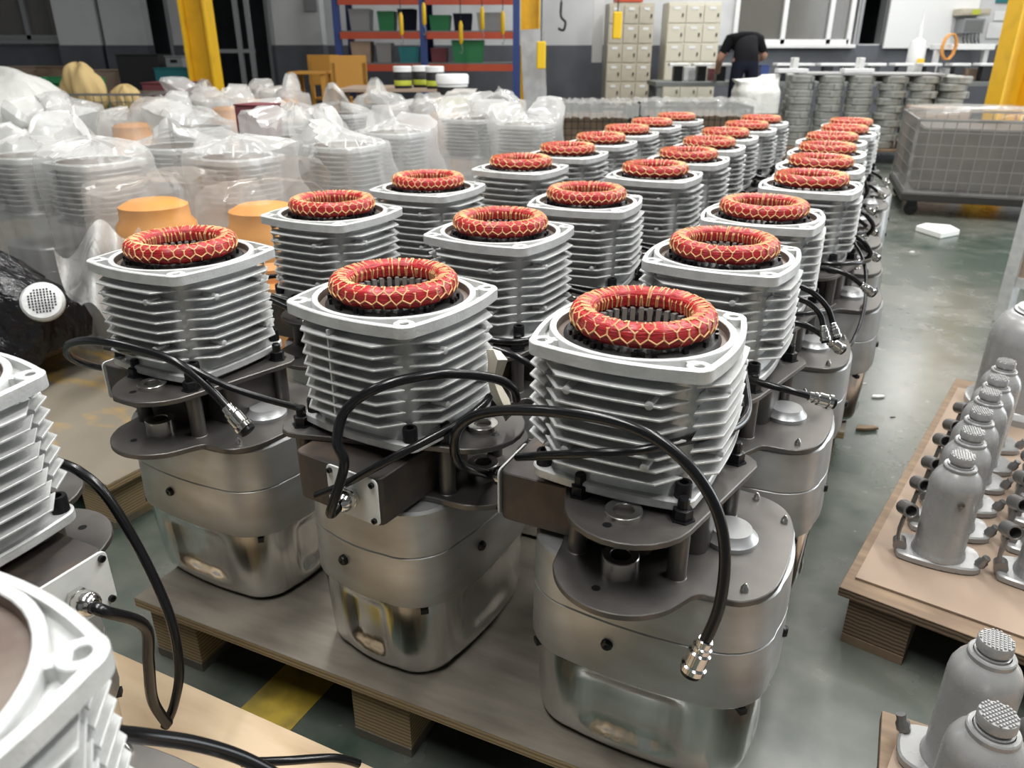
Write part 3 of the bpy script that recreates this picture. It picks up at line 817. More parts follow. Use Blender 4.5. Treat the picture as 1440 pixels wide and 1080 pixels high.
for i, p in enumerate(pos[:5]):
    o = copy_tree(jk); o.location = (p.x + .158, p.y - .078, ZJ); o.rotation_euler.z = rad(-28 + (i % 2) * 5)
    tag(o, 'grey bottle jack in the inner row on cardboard, %s from the pallet edge' % ORD[i], 'bottle jack', 'grey bottle jacks on pallets')
for i, (px, py) in enumerate(((1402, 900), (1405, 1005))):
    p = onz(px, py, ZJ + .231); o = copy_tree(jk); o.location = (p.x, p.y, ZJ); o.rotation_euler.z = rad(150 - 40 * i)
    tag(o, ('grey bottle jack of the pair, farther from the aisle-side motor pallet', 'grey bottle jack of the pair, standing at the cardboard edge')[i], 'bottle jack', 'grey bottle jacks on pallets')
# the much larger jack at the end of the row
r = empty('large_bottle_jack', (1.44, 1.94, ZJ)); tag(r, 'large grey hydraulic cylinder jack behind the row of small bottle jacks', 'bottle jack')
pallet_l = None
MB().lathe([(.150, 0), (.150, .018), (.135, .024), (.130, .03), (.130, .20), (.124, .235), (.110, .262), (.093, .277), (.088, .279)], 48, cap0=True, cap1=True).build('body', JACK, r)
MB().lathe([(.087, .279), (.087, .284), (.080, .285), (.080, .292), (.0001, .292)], 40).build('ram', CAST, r)
MB().lathe([(.088, .2795), (.088, .282), (.083, .2825)], 40).build('seal_ring', BLACK, r)

# ------------------------------------------------------------------ plastic-bagged motors and orange machines
KEEP = ('lower_shell', 'middle_casing', 'upper_casing', 'lower_flange', 'housing', 'top_flange')
def inner_motor():
    r = empty('bagged_motor')
    for ch in list(motor_lo.children):
        if ch.name.split('.')[0] in KEEP:
            c = ch.copy(); COL.objects.link(c); c.parent = r
            for g in list(ch.children):
                if g.name.split('.')[0] in ('cooling_fins', 'bore'):
                    d_ = g.copy(); COL.objects.link(d_); d_.parent = c
    return r
def bag_mesh(seed, h, top, bot, cx=0., ears=2, low=0., ok=None):
    """film bag over a box: top, bot = half sizes (x, y) at the top and at the hem; cx = shift of the hem along x.
    ok(x, y) says whether a point beyond the bag's own cell is free"""
    rn = random.Random(seed); NT, NK = 72, 24
    ph = [(n_, rn.uniform(0, 2 * pi), rn.uniform(.4, 1.)) for n_ in (4, 6, 9, 13, 17)]
    er = [(rn.uniform(0, 2 * pi), rn.uniform(.03, .10), rn.uniform(.02, .09)) for _ in range(ears)]
    prof = [(0, .04), (.012, .45), (.03, .80), (.055, .97), (.08, 1.0), (1, 1.0)]
    R = []; tw = rn.uniform(-.5, .5)
    for k in range(NK):
        t = (k / (NK - 1)) ** 1.4
        for a, b in zip(prof, prof[1:]):
            if a[0] <= t <= b[0]: base = a[1] + (b[1] - a[1]) * (t - a[0]) / (b[0] - a[0] + 1e-9); break
        m_ = min(1., max(0., (t - .12) / .28)); m_ = m_ * m_ * (3 - 2 * m_)
        hx, hy = top[0] + (bot[0] - top[0]) * m_, top[1] + (bot[1] - top[1]) * m_
        ring = []
        for i in range(NT):
            th = 2 * pi * i / NT; c_, s_ = cos(th), sin(th)
            q = (abs(c_) ** 5 + abs(s_) ** 5) ** -.2
            f = sum(w_ * abs(sin(n_ * th / 2 + p_ + tw * t * n_ * .3)) for n_, p_, w_ in ph) / 3.5
            k_ = base * (1 + .085 * f * min(1, t * 5)) + rn.uniform(-.003, .003)
            x, y = cx * m_ + hx * q * c_ * k_, hy * q * s_ * k_
            z = h * (1 - t) + low + rn.uniform(-.004, .004) + (.012 * sin(2 * th + ph[0][1]) if t < .05 else 0)
            for ea, el, ez in er:
                d_ = abs((th - ea + pi) % (2 * pi) - pi)
                g = max(0, 1 - d_ / .55) * max(0, 1 - abs(t - .04) / .16)
                ex_, ey_ = x + el * g * c_, y + el * g * s_
                if ok is None or ok(ex_, ey_): x, y = ex_, ey_
                z += ez * g
            ring.append((x, y, max(z, low + .002)))
        R.append(ring)
    m = MB(); m.rings(R, True, False); return m
def drum_machine(name='orange_machine', m_=None):
    r = empty(name); m_ = m_ or ORANGE
    MB().prism(rrect(-.14, .14, -.13, .13, .03, 3), 0, .36, .006).build('body', m_, r)
    MB().lathe([(.135, .36), (.135, .40), (.115, .42), (.112, .50), (.098, .52), (.096, .56), (.07, .575), (.0001, .575)], 28).build('drum', m_, r)
    return r
BAGS = [  # px, py of the top, kind, where
 (42, 203, 0, 'front'), (140, 197, 0, 'front'), (232, 187, 0, 'front'), (338, 196, 0, 'front'), (395, 178, 0, 'front'), (490, 182, 0, 'front'),
 (418, 157, 0, 'back'), (487, 144, 0, 'back'), (550, 168, 0, 'back'), (582, 152, 2, 'back'), (625, 143, 1, 'back'), (668, 150, 0, 'back'), (745, 156, 0, 'back'),
 (290, 160, 0, 'back'), (80, 160, 0, 'back'), (190, 158, 1, 'back'), (110, 136, 0, 'far'), (235, 143, 0, 'far'), (318, 137, 1, 'far'), (352, 127, 1, 'far'), (396, 128, 1, 'far'), (290, 126, 0, 'far'), (540, 132, 0, 'far'), (705, 138, 0, 'far')]
proto_in = inner_motor(); proto_dr = drum_machine(); proto_mr = drum_machine('maroon_machine', MAROON); first = {0: True, 1: True, 2: True}
# every wrapped thing gets its own cell (a box along the pallet axes) so that bags press against each other without passing through
EU = Vector((cos(rad(-28)), sin(rad(-28)), 0)); EV = Vector((-EU.y, EU.x, 0))
def uv(p): p = Vector((p[0], p[1], 0)); return [p.dot(EU), p.dot(EV)]
HALF = {0: (.158, .196), 1: (.166, .158), 2: (.166, .158)}
def aabb(x0, x1, y0, y1):
    c = [uv((x, y)) for x in (x0, x1) for y in (y0, y1)]
    return min(q[0] for q in c), max(q[0] for q in c), min(q[1] for q in c), max(q[1] for q in c)
FIX = []
for o in MOT.values():
    u, v = uv(o.location); FIX.append((u - .20, u + .24, v - .22, v + .16))
OR2 = [uv((-1.05, 2.26)), uv((-.74, 2.40))]
OR2[1] = [OR2[0][0] + .335, OR2[0][1] + .10]
for u, v in OR2: FIX.append((u - .166, u + .166, v - .158, v + .158))
bx, by = at(365, 170, 3.35).x, 3.35
ub, vb = uv((bx, by)); FIX.append((ub - .09, ub + .09, vb - .09, vb + .09))
ub, vb = uv((-1.79, 2.16)); FIX.append((ub - .54, ub + .52, vb - .38, vb + .36))
FIX.append(aabb(at(637, 150, 5.6).x - .12, at(637, 150, 5.6).x + .12, 5.48, 5.72))
tx0, tx1 = at(470, 170, 5.9).x, at(640, 170, 5.9).x
P2 = [uv(onz(px, py + 6, Z0 + (.655 if kd == 0 else .625) - .02)) for px, py, kd, wh in BAGS]
def cell(i): u, v = P2[i]; a, b = HALF[BAGS[i][2]]; return u - a, u + a, v - b, v + b
def push(A_, B_):
    pu = min(A_[1], B_[1]) - max(A_[0], B_[0]); pv = min(A_[3], B_[3]) - max(A_[2], B_[2])
    if pu <= 0 or pv <= 0: return 0, 0
    if pu < pv: return (pu if A_[0] + A_[1] > B_[0] + B_[1] else -pu), 0
    return 0, (pv if A_[2] + A_[3] > B_[2] + B_[3] else -pv)
for _ in range(1500):
    moved = 0
    for i in range(len(P2)):
        for j in range(i):
            du, dv = push(cell(i), cell(j)); moved += abs(du) + abs(dv)
            P2[i][0] += du * .3; P2[i][1] += dv * .3; P2[j][0] -= du * .3; P2[j][1] -= dv * .3
        for F in FIX:
            du, dv = push(cell(i), F); moved += abs(du) + abs(dv); P2[i][0] += du * .8; P2[i][1] += dv * .8
    if moved < 1e-4: break
def free(i, lx, ly, o):
    """is the local point clear of every other cell (the one with index i is its own)"""
    w_ = Matrix.Rotation(o.rotation_euler.z, 3, 'Z') @ Vector((lx, ly, 0)) + o.location; u, v = uv(w_)
    cells = [cell(j) for j in range(len(P2)) if j != i] + [F for F in FIX if not (i < 0 and F == FIX[len(MOT) - i - 1])]
    return not any(c[0] - .006 < u < c[1] + .006 and c[2] - .006 < v < c[3] + .006 for c in cells)
for i, (px, py, kd, wh) in enumerate(BAGS):
    H_ = .655 if kd == 0 else .625
    u, v = P2[i]
    if kd == 0: v -= .052; u += .0075      # the unit's axis is not the middle of its base
    p = EU * u + EV * v
    src = (proto_in, proto_dr, proto_mr)[kd]
    if first[kd]: o = src; first[kd] = False
    else:
        o = copy_tree(src)
        for ch in list(o.children):
            if ch.name.startswith('plastic_bag'): bpy.data.objects.remove(ch)
    o.location = (p.x, p.y, Z0); o.rotation_euler.z = rad(62 if kd == 0 else -28)
    fr_ = lambda x, y, i=i, o=o: free(i, x, y, o)
    hh_ = H_ + random.uniform(-.01, .04); ne = random.choice((2, 3, 3, 4))
    if kd == 0: bm_ = bag_mesh(100 + i, hh_, (.136, .136), (.176, .140), .052, ne, 0, fr_)
    else: bm_ = bag_mesh(100 + i, hh_, (.149, .140), (.149, .141), 0, ne, 0, fr_)
    bm_.build('plastic_bag', FILM, o, 28)
    if kd == 0 and wh == 'front': lab = 'grey finned motor under clear bag, %s of its row counted from the black film bundle' % ORD[i]
    elif kd == 0 and wh == 'back': lab = 'grey finned motor under wrinkled clear bag, second bagged rows'
    elif kd == 0: lab = 'grey finned motor under clear bag, farthest rows near the yellow posts'
    elif kd == 1: lab = 'orange machine with drum top inside a clear plastic bag'
    else: lab = 'maroon machine with drum top inside a wrinkled clear plastic bag'
    tag(o, lab, 'motor' if kd == 0 else 'machine', {0: 'grey motors in clear plastic bags ' + wh, 1: 'bagged orange machines', 2: 'bagged maroon machine'}[kd])
# the pallets they stand on
TU1, TV0, TW, TD = -1.40, uv(cn)[1] + 1.17, 1.25, 1.15
tiles = {}
for i in range(len(P2)):
    tiles.setdefault((int((TU1 - P2[i][0]) // TW), max(0, int((P2[i][1] - TV0) // TD))), []).append(i)
for n_, ((a, b), ids) in enumerate(sorted(tiles.items())):
    c = [cell(i) for i in ids]
    q0 = TU1 - (a + 1) * TW + .005; q1 = TU1 - a * TW - .005
    r0 = TV0 + b * TD + .005; r1 = TV0 + (b + 1) * TD - .005
    q0 = min(max(q0, min(q[0] for q in c)), q1 - .4); r1 = max(min(r1, max(q[3] for q in c)), r0 + .4)
    p = EU * q0 + EV * r0
    pallet((p.x, p.y), -28, max(.4, q1 - q0), max(.4, r1 - r0), 'wooden pallet under the plastic-bagged motors and machines', PLY, group='pallets under the bagged motors')
# the two orange machines nearest the motors
for i, (sd, lab) in enumerate(((301, 'bagged orange machine behind the first motor, with drum top half uncovered'), (302, 'bagged orange machine standing tight beside the second bagged-side motor'))):
    o = copy_tree(proto_dr)
    for ch in list(o.children):
        if ch.name.startswith('plastic_bag'): bpy.data.objects.remove(ch)
    p = EU * OR2[i][0] + EV * OR2[i][1]
    o.location = (p.x, p.y, Z0); o.rotation_euler.z = rad(-28); o.scale.z = .9
    bag_mesh(sd, .645, (.149, .140), (.149, .141), 0, 3, 0, lambda x, y, i=i, o=o: free(-1 - i, x, y, o)).build('plastic_bag', FILM2, o, 28)
    tag(o, lab, 'machine', 'bagged orange machines')
# loose plastic hanging beside the orange machine
m = MB(); rn = random.Random(9); R = []
for k in range(14):
    t = k / 13; ring = []
    for i in range(60):
        s = i / 59
        px = 75 + 120 * s + 40 * t; py = 350 + 95 * t + 20 * sin(s * 9 + t * 4) - 40 * s * (1 - t)
        Y = 1.98 + .05 * sin(s * 11 + t * 3) + .03 * sin(t * 9 + s * 5) - .22 * t
        p = at(px, py, Y); ring.append((p.x, p.y, max(p.z, Z0 + .004 + rn.uniform(0, .01))))
    R.append(ring)
m.rings(R, False, False, closed=False)
o = m.build('plastic_sheet', FILM, smooth=60); tag(o, 'crumpled loose clear plastic sheet on the dirty plywood beside the black bundle', 'plastic sheet')
# maroon box behind
p = Vector((bx, by, 0)); hb_ = at(365, 148, 3.35).z - Z0
r = empty('maroon_box', (p.x, p.y, Z0 + .001)); tag(r, 'upright dark maroon cardboard box among the bagged motors', 'box')
MB().box((0, 0, hb_ / 2), (.13, .13, hb_), rad(-20), .003).build('carton', MAROON, r, 0)
MB().box((0, 0, hb_ + .003), (.135, .135, .006), rad(-20), .001).build('lid', MAROON, r, 0)
# black film bundle with white vented cap, on a wooden plank
p = onz(30, 455, Z0)
r = empty('black_film_bundle', (-1.79, 2.16, Z0 + .036)); tag(r, 'bundle wrapped in crumpled glossy black plastic film on the floor', 'bundle')
rn = random.Random(4); R = []
for k in range(14):
    t = k / 13; ring = []
    for i in range(40):
        th = 2 * pi * i / 40
        rr = (1.0 - .93 * t ** 2.2) * (1 + .08 * sin(5 * th + 7 * t) + .06 * sin(11 * th - 5 * t)) + rn.uniform(-.02, .02)
        ring.append((.46 * rr * cos(th), .30 * rr * sin(th), .36 * t ** .8 + .07 + .03 * sin(3 * th + 4 * t) * (1 - t)))
    R.append(ring)
MB().rings(R).build('black_film', BFILM, r, 60)
MB().box((-.05, 0, .055), (.70, .40, .11), 0, .005).build('packed_box', BFILM, r, 0)
r2 = empty('vented_cap', tuple(at(60, 424, 1.93))); tag(r2, 'round white vented fan cap poking out of the black film', 'fan cap')
r2.rotation_euler = (rad(58), rad(0), rad(25)); r2.scale = (.55, .55, .55)
MB().lathe([(.095, -.02), (.095, .005), (.085, .014), (.0001, .020)], 32, cap0=True).build('cap', CAST, r2)
m = MB()
for i in range(-4, 5):
    for j in range(-4, 5):
        if math.hypot(i, j) < 4.6: m.box((i * .0135, j * .0135, .019 - .0006 * (i * i + j * j) * .35), (.0085, .0085, .006))
m.build('vent_dot', BLACK, r2, 0)  # black blocks on the cap stand for its dark holes
q0 = onz(-70, 540, Z0 + .018); q1 = onz(66, 486, Z0 + .018)
mid = (q0 + q1) / 2; L_ = (q1 - q0)
tag(MB().box((0, 0, 0), (math.hypot(L_.x, L_.y) + .02, .12, .035), 0, .002).build('wooden_plank', PLYL, smooth=0, loc=(mid.x, mid.y, Z0 + .0185), rz=math.atan2(L_.y, L_.x)), 'short pale wooden plank under the black film bundle', 'plank')

# ------------------------------------------------------------------ far objects
def rect(x0, y0, x1, y1, Y, z0=None):
    a, b = at(x0, y1, Y), at(x1, y0, Y)
    if z0 is not None: a.z = z0
    return a.x, b.x, a.z, b.z
def boxpx(x0, y0, x1, y1, Y, dep, z0=None, ch=.004):
    a, b, c, d_ = rect(x0, y0, x1, y1, Y, z0)
    return MB().box(((a + b) / 2, Y + dep / 2, (c + d_) / 2), (b - a, dep, d_ - c), 0, ch)
def single(name, m, mt, label, cat, group=None, smooth=35):
    return tag(m.build(name, mt, smooth=smooth), label, cat, group)

# yellow columns
for i, (px, Y, wd, lab) in enumerate(((287, 8.6, .26, 'yellow steel column beside the dark doorway'), (745, 9.8, .22, 'yellow steel column between storage rack and white wall'), (1427, 7.4, .24, 'yellow steel column behind the wrapped wire cage'))):
    p = at(px, 90, Y); r = empty('steel_column', (p.x, Y, 0)); tag(r, lab, 'column', 'yellow steel columns')
    m = MB()
    for s in (-1, 1): m.box((s * wd * .46, 0, 2.4), (wd * .08, wd, 4.76))
    m.box((0, 0, 2.4), (wd * .85, wd * .1, 4.76)); m.build('shaft', YEL, r, 0)
    MB().box((0, 0, .012), (wd * 1.7, wd * 1.7, .024)).build('base_plate', YEL, r, 0)

# storage rack with red beams and blue uprights
YR = 11.2
r = empty('storage_rack', (0, 0, 0)); tag(r, 'blue and red steel storage rack loaded with parts against the wall', 'rack')
xs = [at(px, 60, YR).x for px in (476, 596, 726)]
for x in xs:
    for yy in (YR, YR + .9): MB().box((x, yy, 1.6), (.09, .07, 3.2)).build('upright', BLUE, r, 0)
zs = []
for py in (2, 50, 95):
    z = at(600, py, YR).z; zs.append(z)
    for a, b in zip(xs, xs[1:]):
        MB().box(((a + b) / 2, YR - .05, z), (b - a - .09, .04, .085)).build('beam', RACKR, r, 0)
    MB().box(((xs[0] + xs[-1]) / 2, YR + .45, z + .05), (xs[-1] - xs[0] - .1, .9, .02)).build('shelf', BENCHM, r, 0)
rn = random.Random(14)
itm = [(mm, nm) for mm, nm in ((MAROON, 'maroon'), (GREEN, 'green'), (WIREG, 'steel grey'), (TEAL, 'teal'), (WOODD, 'dark brown'), (DARK, 'black'), (GREYM, 'grey'), (KRAFT, 'cardboard brown'), (NAVY, 'navy'))]
spn = ['on the top shelf of the rack', 'on the middle shelf of the rack', 'on the lowest shelf of the rack']
seen = {}
for si, z in enumerate(zs):
    x = xs[0] + .15
    while x < xs[-1] - .4:
        wd = rn.uniform(.2, .5); hh = rn.uniform(.16, .28) if si else rn.uniform(.25, .5)
        if x - .06 < xs[1] < x + wd + .06: x = xs[1] + .07
        mm, nm = itm[rn.randrange(len(itm))]
        o = empty('stored_bin', (x + wd / 2, YR + rn.uniform(.18, .3), z + .061))
        key = (si, nm); seen[key] = seen.get(key, 0) + 1
        tag(o, '%s storage bin %s' % (nm, spn[si]), 'bin', 'bins %s, %s' % (spn[si], nm))
        MB().rings([[(px_ * wd / 2 * s_, py_ * .17 * s_, zz) for px_, py_ in ((-1, -1), (1, -1), (1, 1), (-1, 1))] for zz, s_ in ((0, .86), (hh, 1), (hh, .93), (hh * .6, .9))], True, True).build('tub', mm, o, 0)
        MB().box((0, 0, hh * .72), (wd * .75, .26, hh * .5), rn.uniform(-.05, .05), .01).build('contents', itm[rn.randrange(len(itm))][0], o, 0)
        x += wd + rn.uniform(.03, .10)
# hanging plastic bags and chains with yellow handles
for i, (px, y1, Y) in enumerate(((564, 30, 10.6), (596, 16, 10.6), (648, 42, 10.4), (678, 22, 10.4), (707, 28, 10.2))):
    p = at(px, y1, Y); o = empty('hanging_tool', tuple(p)); tag(o, 'yellow hanging tool on a cord in front of the rack', 'tool', 'yellow tools hanging before the rack')
    MB().tube([(0, 0, .1), (0, 0, 4.78 - p.z)], .006, 6).build('cord', BLACK, o)
    MB().lathe([(.012, -.16), (.026, -.13), (.026, .06), (.012, .1)], 10, None, True, True).build('grip', BRASSY, o)
    MB().tube([(0, 0, -.16), (.02, 0, -.22), (.0, 0, -.27), (-.02, 0, -.25)], .006, 6).build('hook', GREYM, o)
for i, (px, y1, Y) in enumerate(((761, 75, 9.2), (868, 33, 9.6), (789, 20, 9.4))):
    p = at(px, y1, Y); o = empty('hoist_pendant', tuple(p))
    tag(o, ('yellow hoist pendant hanging beside the yellow column', 'yellow hoist pendant hanging before the beige lockers', 'dark hook hanging on a chain before the white wall')[i], 'pendant')
    MB().tube([(0, 0, .1), (0, 0, 4.78 - p.z)], .008, 6).build('cord', BLACK, o)
    if i < 2: MB().prism(rrect(-.05, .05, -.03, .03, .012, 3), -.16, .12, .01).build('switch_box', BRASSY, o)
    else: MB().tube(smoothpath([(0, 0, .12), (.0, 0, -.02), (.05, 0, -.08), (.03, 0, -.16), (-.03, 0, -.14)], 5), .014, 8).build('hook', BLACK, o)
# grey sheet leaning on the column
a, b, c, d_ = rect(732, 68, 766, 172, 9.4, 0.0)
o = MB().box((0, 0, .62), (b - a, .02, 1.24), 0, .002).build('steel_sheet', PLATEG, smooth=0, loc=((a + b) / 2 + .06, 9.35, .03)); o.rotation_euler = (rad(-9), rad(-3), 0)
tag(o, 'tall grey steel sheet leaning against the yellow column', 'sheet')
# orange wooden chairs and desk
def chair(px, Y, lab, rz):
    p = at(px, 100, Y); r = empty('wooden_chair', (p.x, Y, 0), rz); tag(r, lab, 'chair', 'orange wooden chairs')
    MB().box((0, 0, .45), (.42, .40, .03), 0, .005).build('seat', WOODO, r, 0)
    MB().box((0, .19, .80), (.42, .025, .36), 0, .005).build('backrest', WOODO, r, 0)
    for sx in (-1, 1):
        for sy in (-1, 1): MB().box((sx * .18, sy * .18, .225 if sy < 0 else .45), (.045, .045, .45 if sy < 0 else .90)).build('leg', WOODO, r, 0)
        MB().box((sx * .18, 0, .2), (.03, .34, .03)).build('stretcher', WOODO, r, 0)
chair(493, 9.9, 'orange wooden chair with upright backrest beside the storage rack', rad(185))
chair(464, 10.8, 'orange wooden chair standing behind the orange desk', rad(170))
p = at(437, 92, 9.9); r = empty('wooden_desk', (p.x, 9.9, 0)); tag(r, 'small orange wooden desk beside the two wooden chairs', 'desk')
MB().box((0, 0, .79), (.44, .5, .03), 0, .004).build('table_top', WOODO, r, 0)
for sx in (-1, 1):
    for sy in (-1, 1): MB().box((sx * .18, sy * .2, .387), (.05, .05, .774)).build('leg', WOODO, r, 0)
# fire extinguishers
for i, px in enumerate((398, 419)):
    p = at(px, 95, 11.4); r = empty('fire_extinguisher', (p.x, 11.4, 0)); tag(r, 'red fire extinguisher standing by the white wall pillar', 'extinguisher', 'red fire extinguishers')
    MB().lathe([(.075, .0), (.08, .02), (.08, .42), (.06, .48), (.025, .51), (.025, .55)], 16, None, True, True).build('cylinder', RACKR, r)
    MB().box((0, -.03, .57), (.03, .12, .03)).build('handle', BLACK, r, 0); MB().tube(smoothpath([(0, .02, .55), (.08, .02, .5), (.1, .02, .3), (.09, .02, .15)], 5), .01, 6).build('hose', RUBBER, r)
# wall pillar with picture at the doorway
a, b, c, d_ = rect(388, 0, 448, 65, 12.6, 0)
r = MB().box(((a + b) / 2, 12.75, 2.4), (b - a, .3, 4.79)).build('wall_pilaster', WWALL, smooth=0); r['kind'] = 'structure'
r = MB().box(((a + b) / 2, 12.745, .55), (b - a + .02, .32, 1.1)).build('trim_3', DADO, smooth=0); r['kind'] = 'structure'
o = boxpx(428, -4, 444, 16, 12.57, .02); single('wall_notice', o, GREYM, 'small framed notice on the white wall pillar', 'notice', smooth=0)
# grey frame in the doorway, teal boxes, black bins, cartons
m = MB()
p0, p1 = at(337, 60, 11.8), at(353, 60, 11.8)
r = empty('tube_stand', (p0.x, 11.8, 0)); tag(r, 'grey tubular steel frame standing in the dark doorway', 'frame')
for x in (0, p1.x - p0.x): MB().box((x, 0, 1.4), (.06, .06, 2.8)).build('post', GREYM, r, 0)
MB().box((-.3, 0, 1.02), (1.0, .05, .05)).build('crossbar', GREYM, r, 0)
for k, (x0, y0, x1, y1, Y, mt, lab, cat) in enumerate((
    (222, 97, 280, 128, 8.9, TEAL, 'teal metal cabinet with open top beside the yellow column', 'cabinet'),
    (172, 78, 221, 128, 9.2, DARK, 'black machine bench standing in front of the dark opening', 'machine'),
    (235, 80, 255, 97, 9.0, GREYM, 'small grey box on the teal cabinet', 'box'),
    (125, 100, 180, 128, 9.6, KRAFT, 'pale cardboard carton below the dark wall band', 'carton'),
    (0, 95, 50, 118, 9.9, KRAFT, 'brown cardboard carton in the corner by the window', 'carton'),
    (55, 95, 95, 118, 9.8, WOODD, 'dark wooden crate beside the brown carton', 'crate'),
    (205, 118, 262, 150, 7.6, MAROON, 'dark maroon chest in front of the teal cabinet', 'chest'))):
    a, b, c, d_ = rect(x0, y0, x1, y1, Y, None if lab.startswith('small grey') else 0.0)
    if lab.startswith('small grey'): c = rect(222, 97, 280, 128, 8.9)[3] + .012
    o = empty('storage_box' if cat in ('box', 'carton', 'crate', 'chest') else cat.replace(' ', '_'), ((a + b) / 2, Y + .2, c)); tag(o, lab, cat)
    MB().box((0, 0, (d_ - c) / 2 + .001), (b - a, .4, d_ - c), 0, .006).build('body', mt, o, 0)
    MB().box((0, 0, d_ - c + .006), (b - a + .02, .42, .010), 0, .002).build('lid', mt, o, 0)
    MB().box((0, -.205, (d_ - c) * .6), (min(.14, (b - a) * .4), .012, .03)).build('handle', BLACK, o, 0)
# green crate and wire basket with yellow cloth
def wire_box(name, x0, x1, y0_, y1_, z0, z1, step, mt, label, cat, rz=0., rr=.004, legs=0.):
    L, W = x1 - x0, y1_ - y0_
    r = empty(name, ((x0 + x1) / 2, (y0_ + y1_) / 2, z0), rz); tag(r, label, cat)
    h = z1 - z0
    fr = MB()
    for zz in (rr, h - rr):
        for s in (-1, 1): fr.box((0, s * W / 2, zz), (L, rr * 3, rr * 3)); fr.box((s * L / 2, 0, zz), (rr * 3, W, rr * 3))
    for sx in (-1, 1):
        for sy in (-1, 1): fr.box((sx * L / 2, sy * W / 2, h / 2), (rr * 3.5, rr * 3.5, h))
    fr.build('frame', mt, r, 0)
    def side(n_, ln, M, nm):
        m = MB(); k = max(2, int(ln / step))
        for i in range(1, k): m.box((-ln / 2 + ln * i / k, 0, h / 2), (rr, rr, h), 0, 0, M)
        k = max(2, int(h / step))
        for i in range(1, k): m.box((0, 0, h * i / k), (ln, rr, rr), 0, 0, M)
        o = m.build(nm, mt, r, 0); o['kind'] = 'stuff'
    side(0, L, T(0, -W / 2, 0), 'wire_mesh'); side(0, L, T(0, W / 2, 0), 'wire_mesh'); side(0, W, T(-L / 2, 0, 0) @ RZ(90), 'wire_mesh'); side(0, W, T(L / 2, 0, 0) @ RZ(90), 'wire_mesh')
    MB().box((0, 0, rr), (L, W, rr)).build('bottom', mt, r, 0)
    return r
a, b, c, d_ = rect(18, 112, 95, 135, 7.2, 0)
wire_box('mesh_crate', a, b, 7.2, 7.8, .001, d_, .035, GREEN, 'green mesh crate behind the bagged motors', 'crate', rr=.012)
a, b, c, d_ = rect(48, 132, 207, 155, 6.7, 0)
wire_box('wire_basket', a, b, 6.7, 7.15, .001, d_, .06, WIREG, 'grey wire basket holding a crumpled yellow cloth', 'basket', rr=.006)
def lump(name, cpx, cpy, Y, sx, sy, sz, mt, label, cat, seed, z0=None):
    rn = random.Random(seed); p = at(cpx, cpy, Y); R = []
    ph = [rn.uniform(0, 6) for _ in range(6)]
    for k in range(19):
        t = k / 18; a = pi * (.02 + .96 * t); ring = []
        for i in range(44):
            th = 2 * pi * i / 44
            rr = sin(a) ** .8 * (1 + .16 * sin(2 * th + ph[0] + 4 * t) + .12 * sin(5 * th + ph[1] - 5 * t) + .07 * sin(11 * th + ph[3] + 9 * t) + rn.uniform(-.025, .025))
            ring.append((rr * cos(th) * sx, rr * sin(th) * sy, -cos(a) * sz * (1 + .1 * sin(4 * th + ph[2]))))
        R.append(ring)
    o = MB().rings(R).build(name, mt, smooth=60, loc=p); return tag(o, label, cat)
lump('yellow_cloth', 118, 130, 6.92, .18, .14, .22, CLOTH, 'crumpled yellow cloth heaped in the grey wire basket', 'cloth', 1)
lump('yellow_cloth', 179, 141, 6.92, .105, .13, .12, CLOTH, 'flatter end of crumpled yellow sacking lying along the wire basket', 'cloth', 2)
lump('white_sack', 5, 160, 6.0, .50, .36, .30, SACK, 'big bulging white woven sack behind the bagged motors', 'sack', 3)
# paint jars on a cardboard-topped table
a, b, c, d_ = rect(470, 127, 640, 170, 5.9, 0)
r = empty('work_table', ((a + b) / 2, 6.42, 0)); tag(r, 'low table with a brown cardboard top behind the bagged motors', 'table')
MB().box((0, 0, d_ - .01), (b - a, .7, .02)).build('table_top', KRAFT, r, 0)
for sx in (-1, 1):
    for sy in (-1, 1): MB().box((sx * ((b - a) / 2 - .05), sy * .28, (d_ - .02) / 2), (.05, .05, d_ - .02)).build('leg', WOODD, r, 0)
ztab = d_
for i, (px, Y, lab) in enumerate(((567, 6.2, 'white-lidded dark paint jar nearest the rack side on the cardboard table'), (593, 6.35, 'white-lidded paint jar standing between two other jars'), (612, 6.15, 'white-lidded paint jar with yellow label behind the large jar'))):
    p = at(px, 120, Y); o = empty('paint_jar', (p.x, Y, ztab + .001)); tag(o, lab, 'jar', 'paint jars on the cardboard table')
    MB().lathe([(.062, 0), (.066, .01), (.066, .10), (.06, .115)], 22, None, True, True).build('jar', DARK, o)
    MB().lathe([(.0665, .02), (.0668, .021), (.0668, .055), (.0665, .056)], 22).build('paper_label', mat('lime_label', (.45, .50, .05), 0, .5), o)
    MB().lathe([(.07, .115), (.07, .15), (.065, .155)], 22, None, True, True).build('lid', WHITEP, o)
p = at(637, 150, 5.6); o = empty('paint_bucket', (p.x, 5.6, 0)); zt = at(637, 104, 5.6).z; tag(o, 'tall stacked white paint bucket with dark band and yellow label', 'bucket')
MB().lathe([(.09, .0), (.10, .02), (.105, zt - .06)], 24, None, True, True).build('pail', WHITEP, o)
MB().lathe([(.1055, zt - .13), (.1065, zt - .129), (.1065, zt - .08), (.1055, zt - .079)], 24).build('band', DARK, o)
MB().lathe([(.1055, zt - .22), (.1062, zt - .219), (.1062, zt - .15), (.1055, zt - .149)], 24).build('paper_label', MATS['lime_label'], o)
MB().lathe([(.112, zt - .06), (.112, zt - .01), (.105, zt)], 24, None, True, True).build('lid', WHITEP, o)

